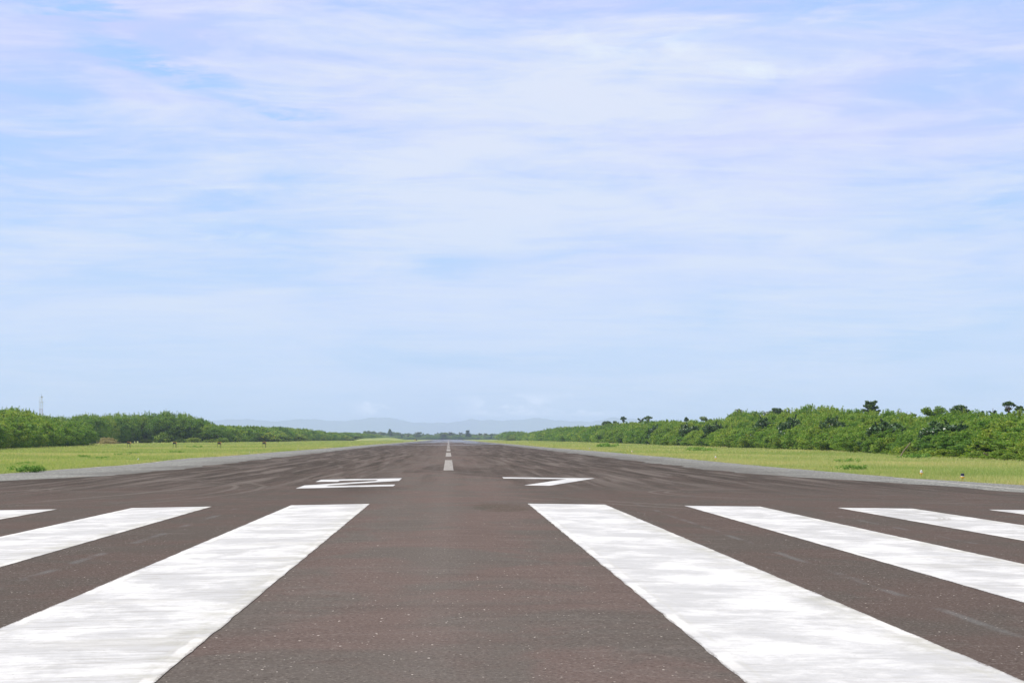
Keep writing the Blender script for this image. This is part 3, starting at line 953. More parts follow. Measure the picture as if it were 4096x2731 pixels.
while y < 1900:
    xx = -100 + PR.uniform(-3, 3) + (6 if y > 1000 else 0)
    hh = skyline_h(xx, y, SKY_L) * PR.uniform(0.82, 1.02)
    plant('farfeather', xx, y, hh, 16 * PR.uniform(0.9, 1.3), 'far_hedge_shrub', 'green shrub in the long hedge receding behind the left grass', 'shrub', 'shrubs of the far left hedge')
    if PR.random() < 0.6:
        plant('farfeather', xx - 12, y + 6, skyline_h(xx - 12, y + 6, SKY_L), 16, 'far_hedge_shrub', 'green shrub in the long hedge receding behind the left grass', 'shrub', 'shrubs of the far left hedge')
    y += y * 0.018
for (xx, yy_, hh, ww) in [(-88, 690, 4.6, 12), (-88, 760, 4.0, 11), (-90, 850, 4.4, 14), (-86, 1180, 4.0, 16), (-84, 1290, 4.6, 18), (-92, 585, 2.2, 5)]:
    plant('lime', xx, yy_, hh, ww, 'verge_bush', 'bright yellow-green bush in front of the left hedges', 'bush', 'yellow-green bushes on the left verge')


for (xx, yy_, hh, ww) in [(-109, 462, 1.5, 6), (-116, 490, 2.4, 6), (-126, 530, 1.8, 6)]:
    plant('dry', xx, yy_, hh, ww, 'dry_bush', 'dry tan brush between the near left hedge and the tall bank', 'bush', 'dry brush between the left hedges')
for (xx, yy_, hh, ww) in [(-140, 586, 1.8, 7), (-154, 574, 1.8, 7), (-124, 590, 1.6, 6), (-110, 592, 1.7, 6), (-98, 592, 1.6, 6), (-161, 568, 2.0, 8), (-168, 562, 2.0, 8), (-147, 582, 1.5, 7), (-117, 590, 3.6, 7), (-104, 588, 2.2, 6), (-132, 588, 3.4, 7), (-148, 580, 4.0, 8)]:
    plant('lime', xx, yy_, hh, ww, 'verge_bush', 'bright yellow-green bush in front of the left hedges', 'bush', 'yellow-green bushes on the left verge')


# ------------------------------------------------------------------ single trees
def puff_tree(name, x, y, h, wd, style, seed, label, cat='tree', group=None, matk='dark', z=None, leaf=(0.45, 0.24), dens=1.0, depth=None):
    """trunk with limbs; foliage puffs only at limb ends, so that sky shows between"""
    rr = random.Random(seed)
    r_ = np.random.default_rng(seed)
    root = empty(name, (x, y, float(ground_z(x, y)) if z is None else z))
    mb = MB()
    lean = rr.uniform(-.03, .03) * h
    tp = [Vector((lean * (k / 5) ** 2, 0.02 * h * math.sin(k + seed), h * 0.93 * k / 5 - (0.3 if k == 0 else 0))) for k in range(6)]
    r0 = 0.022 * h + 0.06
    mb.tube(tp, [r0, r0 * .85, r0 * .7, r0 * .5, r0 * .35, r0 * .15], 6)
    cs, rs = [], []
    t0 = 0.35 if depth is None else max(0.2, 1 - depth / h)
    U = lambda u_: t0 + (1 - t0) * u_
    def trunk_at(t_):
        k = min(int(t_ * 5), 4)
        return tp[k].lerp(tp[k + 1], t_ * 5 - k)
    if style == 'tiered':
        tiers = [(U(0.05), 1.0), (U(0.27), 1.0), (U(0.50), .80), (U(0.72), .72), (U(0.92), .5)]
        for t_, ww in tiers:
            for k in range(7):
                a = k * .9 + rr.uniform(-.5, .5) + t_ * 5
                ln = wd / 2 * ww * rr.uniform(.55, 1.05)
                s0 = trunk_at(min(t_ * 0.95, .99))
                e = s0 + Vector((math.cos(a) * ln, math.sin(a) * ln, ln * rr.uniform(-.1, .45)))
                mb.tube([s0, (s0 + e) / 2 + Vector((0, 0, -.02 * h)), e], [r0 * .3, r0 * .2, r0 * .08], 4)
                for q_ in (0.5, 0.8, 1.0):
                    c = s0.lerp(e, q_)
                    cs.append(c + Vector((rr.uniform(-.2, .2), rr.uniform(-.2, .2), .15)))
                    rs.append(wd * rr.uniform(.07, .12))
    elif style == 'conifer':
        for k in range(34):
            t_ = U(0.02 + 0.96 * k / 33)
            a = k * 2.4
            ln = wd / 2 * (1.08 - k / 33) ** 0.7 * rr.uniform(.6, 1.05)
            s0 = trunk_at(min(t_, .99))
            e = s0 + Vector((math.cos(a) * ln, math.sin(a) * ln, ln * .25))
            mb.tube([s0, e], [r0 * .22, r0 * .06], 4)
            for q_ in (.55, 1.0):
                cs.append(s0.lerp(e, q_)); rs.append(wd * .11)
    elif style == 'umbrella':
        for k in range(16):
            a = k * 2.4; ln = wd / 2 * math.sqrt((k + .5) / 16)
            s0 = trunk_at(U(rr.uniform(.1, .5)))
            e = Vector((math.cos(a) * ln + lean, math.sin(a) * ln, h * U(0.92 - 0.30 * (ln / (wd / 2)) ** 2 - rr.uniform(0, .2))))
            mb.tube([s0, (s0 + e) / 2 + Vector((0, 0, -.03 * h)), e], [r0 * .35, r0 * .2, r0 * .08], 4)
            cs.append(e); rs.append(wd * rr.uniform(.10, .15))
        for k in range(12):            # creeper hanging down the trunk
            cs.append(trunk_at(U(rr.uniform(-.2, .6))) + Vector((rr.uniform(-.35, .35), rr.uniform(-.3, .3), 0))); rs.append(wd * .10)
    elif style == 'sparse':
        for k in range(11):
            t_ = U(rr.uniform(.1, 1.0)); a = rr.uniform(0, 6.28); ln = wd / 2 * rr.uniform(.5, 1.05)
            s0 = trunk_at(t_ * .9)
            e = s0 + Vector((math.cos(a) * ln, math.sin(a) * ln, ln * rr.uniform(.1, .8)))
            mb.tube([s0, (s0 + e) / 2, e], [r0 * .3, r0 * .2, r0 * .08], 4)
            cs.append(e); rs.append(wd * rr.uniform(.09, .14))
            cs.append(s0.lerp(e, .7)); rs.append(wd * .08)
    else:  # round, broad
        for k in range(26):
            a = rr.uniform(0, 6.28); el = rr.uniform(-.15, 1.0)
            ln = wd / 2 * math.sqrt(max(0.08, 1 - (el * .9) ** 2)) * rr.uniform(.7, 1)
            s0 = trunk_at(U(rr.uniform(0, .4)))
            e = Vector((math.cos(a) * ln, math.sin(a) * ln, h * U(.46 + .46 * el)))
            mb.tube([s0, (s0 + e) / 2, e], [r0 * .3, r0 * .18, r0 * .06], 4)
            cs.append(e); rs.append(wd * rr.uniform(.12, .18))
            cs.append(s0.lerp(e, .6)); rs.append(wd * .12)
    c = np.array([tuple(v) for v in cs]); rs = np.array(rs)
    n = int(46 * dens)
    me = crown_mesh('crown', [leaves_at(c, rs, n, leaf[0], leaf[1], r_, flatz=0.62, tint0=0.45)])
    obj('crown', me, M[matk], root)
    mb.build('trunk', M['bark'], root)
    tag(root, label, cat, group)
    return root


def palm(x, y, h, seed, label, group=None, fr=4.2, z=None, leafw=0.32):
    rr = random.Random(seed)
    root = empty('palm_tree', (x, y, float(ground_z(x, y)) if z is None else z))
    mb = MB()
    bend = rr.uniform(-.8, .8)
    tp = [Vector((bend * (k / 6) ** 2, 0, h * .86 * k / 6 - (0.3 if k == 0 else 0))) for k in range(7)]
    mb.tube(tp, [.26, .22, .2, .18, .17, .16, .18], 7)
    mb.build('trunk', M['bark'], root)
    V, T = [], []
    top = tp[-1]
    for k in range(20):
        a = k * 2.4 + rr.uniform(-.2, .2)
        el = rr.uniform(-.35, 1.25)
        d0 = Vector((math.cos(a) * math.cos(el), math.sin(a) * math.cos(el), math.sin(el)))
        p = top.copy(); n = 8
        side = Vector((-math.sin(a), math.cos(a), 0))
        for j in range(n):
            d1 = (d0 + Vector((0, 0, -.16 * j))).normalized()
            p2 = p + d1 * fr / n
            for sgn in (-1, 1):
                ll = fr * .22 * math.sin(math.pi * (j + 1) / (n + 1)) + .12
                tip = p + side * sgn * ll + Vector((0, 0, -ll * .55)) + d1 * ll * .35
                V.append([tuple(p), tuple(p2), tuple(tip + d1 * leafw * .5), tuple(tip)])
                T.append(rr.uniform(.2, .9))
            p = p2
    me = crown_mesh('crown', [(np.array(V), np.array(T))])
    obj('crown', me, M['palm'], root)
    tag(root, label, 'palm tree', group)
    return root


# trees standing out above the right thicket: bearing = x / y
def R_(px):      # lateral per metre ahead, for a horizontal picture position on a 2352-wide print
    return math.tan(math.atan((px - 1176) * math.cos(R(PITCH)) / 3266.7) + R(YAW))
HZ = 1006.9


def above(px, top, x, ground=-0.6):
    """a tree at lateral distance x seen in direction px whose tip reaches 'top'; returns place and height"""
    y = x / R_(px)
    k = math.hypot(1, R_(px) - math.tan(R(YAW)))
    return x, y, (HZ - top) / 3266.7 * y + EYE - ground


for px, top, x, wpx, style, mk, lab, nm in [
    (2001.6, 910, 96, 42, 'tiered', 'dark', 'tall dark tiered tree rising highest above the right thicket', 'tiered_tree'),
    (2316, 919, 84, 28, 'umbrella', 'dark', 'umbrella-topped tree hung with creeper above the right thicket', 'umbrella_tree'),
    (2344, 929, 88, 20, 'umbrella', 'dark', 'dark knob-topped tree at the extreme right edge above the thicket', 'umbrella_tree'),
    (2280, 928, 88, 22, 'sparse', 'dark', 'sparse little tree just left of the umbrella-topped tree', 'sparse_tree'),
    (2255, 936, 86, 8, 'conifer', 'glossy', 'small pointed tree between the sparse tree and the broad-leaved ones', 'pointed_tree'),
    (2206, 930, 80, 40, 'round', 'glossy', 'broad-leaved green tree with an upright tip above the right thicket', 'broadleaf_tree'),
    (2147, 934, 80, 56, 'round', 'lime', 'wide bright green broad-leaved tree crown above the right thicket', 'broadleaf_tree'),
    (2096, 937, 84, 24, 'sparse', 'olive', 'brownish thin-crowned tree beside the bare twigs above the thicket', 'sparse_tree'),
    (1785, 938, 112, 30, 'round', 'dark', 'low dark round tree crown above the right thicket', 'round_tree'),
    (1738, 936, 112, 17, 'sparse', 'dark', 'thin dark tree between two palms above the right thicket', 'sparse_tree'),
    (1625, 955, 92, 38, 'sparse', 'olive', 'twiggy brownish tree on the skyline of the right thicket', 'twiggy_tree'),
    (1576, 956, 95, 10, 'conifer', 'dark', 'tiny pointed tree on the middle skyline of the right thicket', 'pointed_tree'),
    (1489, 956, 92, 18, 'umbrella', 'olive', 'right one of two close dark trees above the thicket', 'paired_tree'),
    (1474, 955, 92, 14, 'sparse', 'dark', 'left one of two close dark trees above the thicket', 'paired_tree'),
    (1432, 957, 98, 13, 'umbrella', 'dark', 'thin flat-topped tree standing before the mountain ridge', 'flat_topped_tree'),
    (1413, 963, 98, 14, 'tiered', 'dark', 'small dark tree just left of the flat-topped one', 'tiered_tree'),
    (1394, 968, 98, 19, 'round', 'dark', 'low dark round tree where the right thicket sinks to the distance', 'round_tree'),
]:
    x_, y_, h_ = above(px, top, x)
    wd = wpx / 3266.7 * y_
    lf = max(0.22, y_ * 0.0009)
    dpx = {'tiered': 34, 'umbrella': 22, 'sparse': 20, 'conifer': 14, 'round': 22}[style]
    puff_tree(nm, x_, y_, h_, wd, style, int(px), lab, matk=mk, leaf=(lf * 1.2, lf * 0.75), dens=1.1, depth=dpx / 3266.7 * y_ * (0.6 if px < 1700 else 1))
for px, top, x, lab in [(1697.5, 940, 110, 'palm tree with ragged fronds above the right thicket'), (1759, 943, 118, 'small palm head half hidden behind the right thicket')]:
    x_, y_, h_ = above(px, top, x)
    palm(x_, y_, h_, int(px), lab, fr=3.4 if px < 1700 else 2.8)
# bare twigs
x_, y_, h_ = above(2077, 936, 82)
rt = empty('bare_tree', (x_, y_, float(ground_z(x_, y_))))
mb = MB()
rr = random.Random(4)
mb.tube([(0, 0, -.3), (.1, 0, h_ * .4), (0, 0, h_ * .72)], [.10, .08, .05], 5)
for k in range(6):
    a = rr.uniform(-1, 1)
    mb.tube([(0, 0, h_ * (.55 + .03 * k)), (a * .6, rr.uniform(-.3, .3), h_ * .82), (a * 1.2, rr.uniform(-.4, .4), h_ * rr.uniform(.9, 1.0))], [.05, .035, .015], 4)
mb.build('trunk', M['bark'], rt)
tag(rt, 'leafless pale twigs poking out above the right thicket', 'bare tree')

# ------------------------------------------------------------------ the far tree line beyond the end of the runway
FR = random.Random(21)
FAR = []
for s_ in range(4):
    st = ('round', 'round', 'tiered', 'sparse')[s_]
    t_ = puff_tree('far_tree', -60 + s_ * 60, 2560, 11, 14 if st == 'round' else 9, st, 300 + s_, 'x', matk='olive', leaf=(1.1, 0.7), dens=1.3)
    FAR.append(t_)
LF = 'small hazy tree in the far tree line beyond the runway end'
for i, t_ in enumerate(FAR):
    t_['label'] = LF; t_['group'] = 'trees of the far tree line'
yfar = 2560.0
for k in range(130):
    px = 848 + k * (1240 - 848) / 129 + FR.uniform(-2, 2)
    y_ = yfar + FR.uniform(-40, 220)
    x_ = R_(px) * y_
    src = FR.choice(FAR[:3] if k % 3 else FAR)
    if k < 4:
        c = FAR[k]
    else:
        c = copy_tree(src)
    # skyline height in print pixels above the horizon, measured along the line
    hp = float(np.interp(px, [848, 870, 900, 925, 945, 975, 1000, 1020, 1040, 1055, 1075, 1100, 1130, 1150, 1240], [13, 10, 11, 9, 8, 7, 7, 11, 9, 7, 8, 8, 8, 9, 10]))
    hh = (hp * FR.uniform(.9, 1.4)) / 3266.7 * y_ + 1.9
    c.location = (x_, y_, -0.35)
    sc = hh / 11
    c.scale = (sc * FR.uniform(1.1, 1.7), sc * 1.3, sc)
    c.rotation_euler = (0, 0, FR.uniform(0, 6.28))
# low scrub closing the view under the trees
for k in range(70):
    px = 880 + k * (1215 - 880) / 69
    y_ = 2490 + FR.uniform(-15, 40)
    e = plant('farfeather', R_(px) * y_, y_, FR.uniform(5.0, 8.0), FR.uniform(20, 30), 'far_scrub', 'low hazy scrub bush across the far end of the runway', 'bush', 'scrub across the far runway end', z=-0.4)
for px, top, wpx, style, mk, lab, nm in [
    (896, 984, 12, 'conifer', 'olive', 'tall narrow tree standing up left in the far tree line', 'tall_far_tree'),
    (1075, 986.5, 13, 'tiered', 'dark', 'tall dark tiered tree right of the centre line, highest in the far line', 'tall_far_tree'),
    (842, 989, 18, 'round', 'olive', 'pale broad rain tree at the left end of the far tree line', 'rain_tree'),
    (858, 990.5, 12, 'round', 'dark', 'dark round tree just right of the pale rain tree far left', 'round_tree'),
    (1018, 994, 26, 'round', 'olive', 'wide green tree crown left of the far end of the centre line', 'broad_far_tree'),
    (923, 996, 11, 'umbrella', 'dark', 'little dark umbrella tree in the far tree line', 'umbrella_tree'),
    (958, 996, 20, 'round', 'olive', 'pale round crown behind two tall palms far away', 'broad_far_tree'),
    (1129, 995.5, 9, 'umbrella', 'dark', 'small dark tree at the right end of the far tree line', 'umbrella_tree'),
]:
    y_ = 2380 if px not in (842, 858) else 2150
    x_ = R_(px) * y_
    h_ = (HZ - top) / 3266.7 * y_ + 1.9
    puff_tree(nm, x_, y_, h_, wpx / 3266.7 * y_, style, int(px) + 7, lab, matk=mk, leaf=(1.3, 0.9), dens=1.2, z=-0.4)
for px, top, lab in [(963, 990, 'taller of two palms rising close together in the far tree line'), (957, 993, 'shorter of two palms rising close together in the far tree line'),
                     (874, 992, 'lone thin palm left of the tall narrow tree far away'), (935, 997, 'squat palm left of the pair of palms in the far tree line'),
                     (1033.5, 992, 'palm just right of the centre line end in the far tree line'), (1059, 993, 'palm between the centre line end and the dark tiered tree'),
                     (1102, 995, 'bushy palm right of the dark tiered far tree'), (1114.5, 996, 'rightmost palm of the far tree line')]:
    y_ = 2330
    palm(R_(px) * y_, y_, (HZ - top) / 3266.7 * y_ + 1.9, int(px), lab, fr=4.5, z=-0.4, leafw=0.9)
# the nearer green clump at the right end of the far line
for (px, yy_, top, ww) in [(1157, 1500, 993, 16), (1166, 1480, 991, 18), (1176, 1450, 990, 18), (1186, 1430, 991, 18), (1196, 1400, 990, 18), (1204, 1380, 992, 16)]:
    plant('farfeather', R_(px) * yy_, yy_, (HZ - top) / 3266.7 * yy_ + 1.9, ww, 'clump_tree', 'dark feathery tree of the level-topped clump right of the far tree line', 'tree', 'trees of the level-topped far clump')
for (px, yy_, top, ww) in [(1178, 1300, 998, 14), (1190, 1280, 997, 14), (1200, 1250, 998, 12)]:
    plant('lime', R_(px) * yy_, yy_, (HZ - top) / 3266.7 * yy_ + 1.9, ww, 'clump_bush', 'yellow-green bush in front of the level-topped far clump', 'bush', 'bushes before the level-topped far clump')

# grassy mound at the left, far down
def heap(name, cx, cy, lx, ly, h, m, seed=1):
    n = 40
    V, F = [], []
    for j in range(n + 1):
        for i in range(n + 1):
            u, v = i / n * 2 - 1, j / n * 2 - 1
            r2 = u * u + v * v
            z = h * max(0.0, 1 - r2) ** 0.8 * (1 + 0.25 * float(vnoise(u * 5, v * 5, 1, seed)))
            V.append((cx + u * lx, cy + v * ly, float(ground_z(cx + u * lx, cy + v * ly)) - 0.05 + z))
    for j in range(n):
        for i in range(n):
            a = j * (n + 1) + i
            F.append((a, a + 1, a + n + 2, a + n + 1))
    me = bpy.data.meshes.new(name); me.from_pydata(V, [], F)
    me.polygons.foreach_set('use_smooth', np.ones(len(me.polygons), bool)); me.update()
    o_ = obj(name, me, m)
    tag(o_, kind='structure')
heap('hill', -62, 1330, 24, 190, 2.6, M['ground'])

# ------------------------------------------------------------------ grass (stuff): blades in tufts
def grass_field():
    r_ = np.random.default_rng(5)
    P, S, Wb = [], [], []
    for side in (-1, 1):
        for (y0, y1, dens, hgt, wb) in [(48, 80, 26, .30, .016), (80, 120, 12, .32, .026), (120, 190, 5.0, .36, .045), (190, 300, 1.9, .42, .085), (300, 520, 0.55, .45, .16), (520, 1100, 0.13, .5, .34)]:
            xin = 21.0
            xout = 62 if side > 0 else (108 if y0 > 180 else 96)
            n = int((y1 - y0) * (xout - xin) * dens)
            y = r_.uniform(y0, y1, n)
            x = xin + (xout - xin) * r_.uniform(0, 1, n) ** 1.0
            e = np.where(side > 0, edge(ER, y), -edge(EL, y))
            ok = (x > e - 0.03) & (x / y < (0.425 if side > 0 else 0.335))
            x = x[ok]; y = y[ok]
            P.append(np.stack([side * x, y], 1)); S.append(np.full(len(x), hgt)); Wb.append(np.full(len(x), wb))
            # denser overhanging rim along the pavement edge
            n2 = int((y1 - y0) * (14 if y0 < 120 else 5 if y0 < 300 else 1.2))
            y = r_.uniform(y0, y1, n2)
            e = np.where(side > 0, edge(ER, y), -edge(EL, y))
            x = e + r_.uniform(-0.06, 0.5, n2)
            ok = (x / y < (0.425 if side > 0 else 0.335)); x = x[ok]; y = y[ok]
            P.append(np.stack([side * x, y], 1)); S.append(np.full(len(x), hgt * .5)); Wb.append(np.full(len(x), wb * 1.1))
    P = np.concatenate(P); S = np.concatenate(S); Wb = np.concatenate(Wb)
    B = 6
    N = len(P)
    ax = np.abs(P[:, 0])
    patch = vnoise(P[:, 0], P[:, 1], 0.16, 3) * .5 + vnoise(P[:, 0], P[:, 1], 0.5, 5) * .35 + vnoise(P[:, 0] * .4, P[:, 1], 0.07, 8) * .5
    rimz = np.clip((ax - 21.5) / 7, 0, 1)
    S = S * (0.75 + 0.3 * patch) * (0.55 + 0.45 * rimz)
    p = np.repeat(P, B, 0); s = np.repeat(S, B) * r_.uniform(.45, 1.25, N * B); wb = np.repeat(Wb, B) * r_.uniform(.7, 1.3, N * B)
    p = p + r_.normal(0, 1, p.shape) * np.repeat(Wb, B)[:, None] * 3.0
    z0 = ground_z(p[:, 0], p[:, 1])
    a = r_.uniform(0, 2 * math.pi, N * B)
    lean = r_.normal(0, .28, (N * B, 2)) * s[:, None]
    dxy = np.stack([np.cos(a), np.sin(a)], 1) * wb[:, None] / 2
    v0 = np.concatenate([p - dxy, z0[:, None] - .03], 1)
    v1 = np.concatenate([p + dxy, z0[:, None] - .03], 1)
    v2 = np.concatenate([p + lean + dxy * .25, (z0 + s)[:, None]], 1)
    v3 = np.concatenate([p + lean - dxy * .25, (z0 + s)[:, None]], 1)
    q_ = np.stack([v0, v1, v2, v3], 1)
    ti = np.repeat(0.54 + 0.42 * patch - 0.02, B) + r_.normal(0, .17, N * B)
    ti += np.repeat(np.clip(1 - rimz, 0, 1) * .10, B)
    ti += np.where(r_.uniform(0, 1, N * B) < .07, .35, 0)
    n = len(q_)
    me = mesh_np('grass', q_.reshape(-1, 3), np.arange(n * 4), np.full(n, 4), np.clip(ti, 0, 1))
    return me

o = obj('grass', grass_field(), M['grass'])
tag(o, 'tall yellow-green grass on both runway verges', 'grass', kind='stuff')

# weeds: small leafy clumps standing out of the grass
wm = []
for s_ in range(3):
    r_ = np.random.default_rng(200 + s_)
    c = np.stack([r_.normal(0, .5, 26), r_.normal(0, .45, 26), r_.uniform(.1, .5, 26)], 1)
    me = crown_mesh('leaves', [leaves_at(c, np.full(26, .22), 40, .16, .06, r_)]); me.materials.append(M['weed'])
    mb = MB()
    for k in range(9):
        a = k * 2.4
        mb.tube([(0, 0, -.1), (math.cos(a) * .2, math.sin(a) * .2, .25), (math.cos(a) * .55, math.sin(a) * .5, .5)], [.012, .01, .004], 4)
    sm = mb.mesh('stems'); sm.materials.append(M['weed'])
    wm.append((me, sm))
weeds = [(-22.9, 79.5, .9, 'leafy weed clump at the lower left corner of the grass'), (-31.5, 108, .7, 'leafy weed clump in the left grass below the hedge foot, the larger of two'),
         (-34.3, 106, .55, 'leafy weed clump in the left grass nearest the picture edge, the smaller of two'), (-40, 158, .8, 'weed clump in the left grass beneath the first signal box'),
         (-37.5, 166, .9, 'weed clump in the left grass between the first two signal boxes'), (-40.5, 185, 1.0, 'weed clump further back between the first two signal boxes'),
         (-33, 137, .8, 'spreading weed clump near the bend of the left shoulder'), (-52.5, 298, 1.4, 'dark weed hump in the grass between the first and second signal boxes'), (-37.5, 200, 1.0, 'weed clump left of the third signal box, close to the shoulder'),
         (24.0, 83.5, 0.75, 'bright leafy weed by the right shoulder edge'), (30.5, 108, 1.0, 'small green weed in the right grass away from the shoulder'),
         (46, 138, 1.5, 'green weed patch near the foot of the right thicket'), (33, 300, 2.4, 'bright green weed hump far along the right grass'), (38, 215, 1.8, 'small green weed hump midway along the right grass')]
for i, (x_, y_, sc, lb) in enumerate(weeds):
    e = empty('weed_clump', (x_, y_, float(ground_z(x_, y_))), i * 1.3)
    e.scale = (sc, sc, sc * .8)
    obj('leaves', wm[i % 3][0], parent=e); obj('stems', wm[i % 3][1], parent=e)
    tag(e, lb, 'weed', 'weed clumps in the verge grass')

# bright fern-like growth along the nearest foot of the right thicket
for i in range(16):
    yy_ = 122 + i * 3.6
    plant('lime', front_r(yy_) - 1.2 + PR.uniform(-.8, .8), yy_, PR.uniform(.7, 1.3), PR.uniform(2.6, 4.0), 'fern_bush', 'knee-high bright green fern growth before the nearest right thicket', 'bush', 'ferns before the nearest right thicket')

# fallen pale branches at the thicket foot
def branch(x, y, pts, label):
    mb = MB()
    mb.tube(pts, [.07, .06, .05, .03][:len(pts)], 5)
    mb.tube([pts[1], (pts[1][0] + .5, pts[1][1], pts[1][2] + .5)], [.04, .015], 4)
    o_ = mb.build('fallen_branch', M['bark'], loc=(x, y, float(ground_z(x, y))))
    tag(o_, label, 'branch')
branch(48.8, 152, [(-.2, 0, 0), (.3, 0, .8), (1.1, 0.1, 1.7)], 'broken pale branch leaning up at the edge of the right grass')
branch(49.8, 130, [(-.3, 0, .8), (.5, 0, .35), (1.2, 0.1, .15)], 'pale fallen branch lying among ferns at the right thicket foot')


# ------------------------------------------------------------------ airfield lights and boxes
def plain(name, col, rough=0.5, metal=0.0, amt=0.25):
    def f(t, b, out):
        n = t.noise(t.new('ShaderNodeTexCoord').outputs['Object'], 9.0, 4, .65)
        dark = tuple(c * (1 - amt) for c in col)
        t.put(b.inputs['Base Color'], t.mix(t.ramp(n, .4, .65), col, dark))
        t.put(b.inputs['Roughness'], t.ramp(n, .3, .7, rough, min(1, rough + .2)))
        b.inputs['Metallic'].default_value = metal
    return mat(name, f)

M['yellow'] = plain('yellow_enamel', (0.72, 0.44, 0.05))
M['orange'] = plain('orange_enamel', (0.80, 0.46, 0.12))
M['black'] = plain('black_hood', (0.014, 0.014, 0.016))
M['steel'] = plain('dark_post', (0.06, 0.06, 0.065), .6)
M['lens'] = plain('grey_lens', (0.25, 0.24, 0.27), .15)
M['white'] = plain('white_collar', (0.7, 0.7, 0.7))
M['red'] = plain('mast_red', (0.42, 0.24, 0.21))
M['mastwhite'] = plain('mast_white', (0.75, 0.75, 0.75))
M['navy'] = plain('navy_filter', (0.010, 0.010, 0.045), .2)


def b_glass(t, b, out):
    b.inputs['Base Color'].default_value = (0.80, 0.80, 0.82, 1)
    b.inputs['Roughness'].default_value = 0.18
    b.inputs['Transmission Weight'].default_value = 0.45
    b.inputs['IOR'].default_value = 1.3
M['glass'] = mat('clear_globe', b_glass)


def papi():
    root = empty('approach_light_box', (0, 0, 0))
    tilt = Matrix.Rotation(R(4), 4, 'X')
    mb = MB()
    # housing: top, sides, back, floor around an open-looking dark front
    mb.box((0, .42, 1.375), (.64, .90, .075)); mb.box((-.29, .42, 1.19), (.04, .86, .30)); mb.box((.29, .42, 1.19), (.04, .86, .30))
    mb.box((0, .83, 1.19), (.54, .04, .30)); mb.box((0, .42, 1.02), (.62, .86, .04)); mb.box((0, -.09, 1.385), (.66, .12, .03))
    mb.build('housing', M['orange'], root)
    mb = MB(); mb.box((0, -.035, 1.175), (.62, .05, .33)); fr = mb.build('front_panel', M['black'], root)
    for sx in (-.13, .13):
        mb = MB(); 
        n = 14
        ring = [(sx + .06 * math.cos(2 * math.pi * k / n), -0.066, 1.19 + .06 * math.sin(2 * math.pi * k / n)) for k in range(n)]
        back = [(a, -.058, c_) for a, _, c_ in ring]
        mb.add(ring + back, [tuple(range(n))] + [(k, n + k, n + (k + 1) % n, (k + 1) % n) for k in range(n)])
        mb.build('lens', M['lens'], fr)
    for (lx, ly) in ((-.25, .1), (.20, .1), (.26, .72)):
        mb = MB(); mb.tube([(lx, ly, -.15), (lx, ly, 1.0)], .035, 8); mb.lathe([(.07, .93), (.07, .96)], 8, (lx, ly, 0)); mb.build('leg', M['steel'], root)
    return root

PP = papi()
GP = 'precision approach light boxes in a row'
labs = ['orange-topped black light box on legs, leftmost of the row of four', 'orange-topped black light box on legs, second from the left in the row', 'orange-topped black light box on legs, third from the left in the row', 'orange-topped black light box, rightmost of the row, closest to the runway']
for i, x_ in enumerate((-63.4, -54.4, -45.6, -36.7)):
    c = PP if i == 0 else copy_tree(PP)
    c.location = (x_, 286, -0.44 if i < 3 else -0.50)
    c.location.z = float(ground_z(x_, 286)) + 0.06
    tag(c, labs[i], 'runway light', GP)


def lamp(kind):
    root = empty('edge_light', (0, 0, 0))
    mb = MB(); mb.tube([(0, 0, -.05), (0, 0, .14)], .022, 8); mb.build('stem', M['yellow'], root)
    mb = MB(); mb.lathe([(.02, .13), (.085, .145), (.09, .185), (.075, .20)], 16); mb.box((0.09, 0, .165), (.05, .03, .02)); mb.box((-.09, 0, .165), (.05, .03, .02)); mb.build('base', M['yellow'], root, smooth=False)
    mb = MB(); mb.lathe([(.078, .20), (.082, .215), (.078, .228)], 16); mb.build('collar', M['white'], root)
    mb = MB()
    if kind == 'dark':
        mb.lathe([(.070, .228), (.078, .235), (.074, .325), (.060, .335)], 16); mb.build('globe', M['navy'], root)
    else:
        mb.lathe([(.060, .228), (.070, .24), (.068, .29), (.055, .325), (.028, .345), (.004, .35)], 16); mb.build('globe', M['glass'], root, smooth=True)
    return root

L1 = lamp('clear')
GL = 'low lights along the runway edges'
spots = [(22.75, 67.8, 'clear-globed edge light in the right grass beside the dark-capped one'),
         (22.9, 121.5, 'edge light on the right, second beyond the dark-capped one'),
         (22.6, 175, 'edge light on the right, third beyond the dark-capped one'),
         (22.6, 228, 'farthest small edge light visible in the right grass'),
         (-26.2, 122, 'small pale edge light in the left grass above the shoulder bend'),
         (-24.9, 180, 'small pale edge light just below the rightmost light box'),
         (-24.6, 235, 'farthest edge light beside the left shoulder')]
for i, (x_, y_, lb) in enumerate(spots):
    c = L1 if i == 0 else copy_tree(L1)
    c.location = (x_, y_, float(ground_z(x_, y_)) + (0.06 if y_ < 100 else 0.03))
    k_ = 0.9 if y_ < 100 else 1.0
    c.scale = (k_, k_, k_)
    if x_ < 0: c.location.z -= 0.12
    tag(c, lb, 'runway light', GL)
L2 = lamp('dark')
L2.location = (22.35, 61.2, float(ground_z(22.35, 61.2)) + 0.03)
tag(L2, 'yellow-stemmed edge light with a dark navy cap, nearest in the right grass', 'runway light', GL)

# distance board
y_ = 1290
x_ = R_(953.5) * y_
sg = empty('distance_sign', (x_, y_, float(ground_z(x_, y_))))
mb = MB(); mb.box((0, 0, .75), (1.75, .18, .85)); mb.build('yellow_panel', M['yellow'], sg)
mb = MB(); mb.box((1.35, 0, .75), (.9, .18, .85)); mb.build('black_panel', M['black'], sg)
for lx in (-.7, .6, 1.6):
    mb = MB(); mb.tube([(lx, 0, -.1), (lx, 0, .4)], .04, 6); mb.build('leg', M['steel'], sg)
tag(sg, 'small yellow and black board beside the far left of the runway', 'sign')

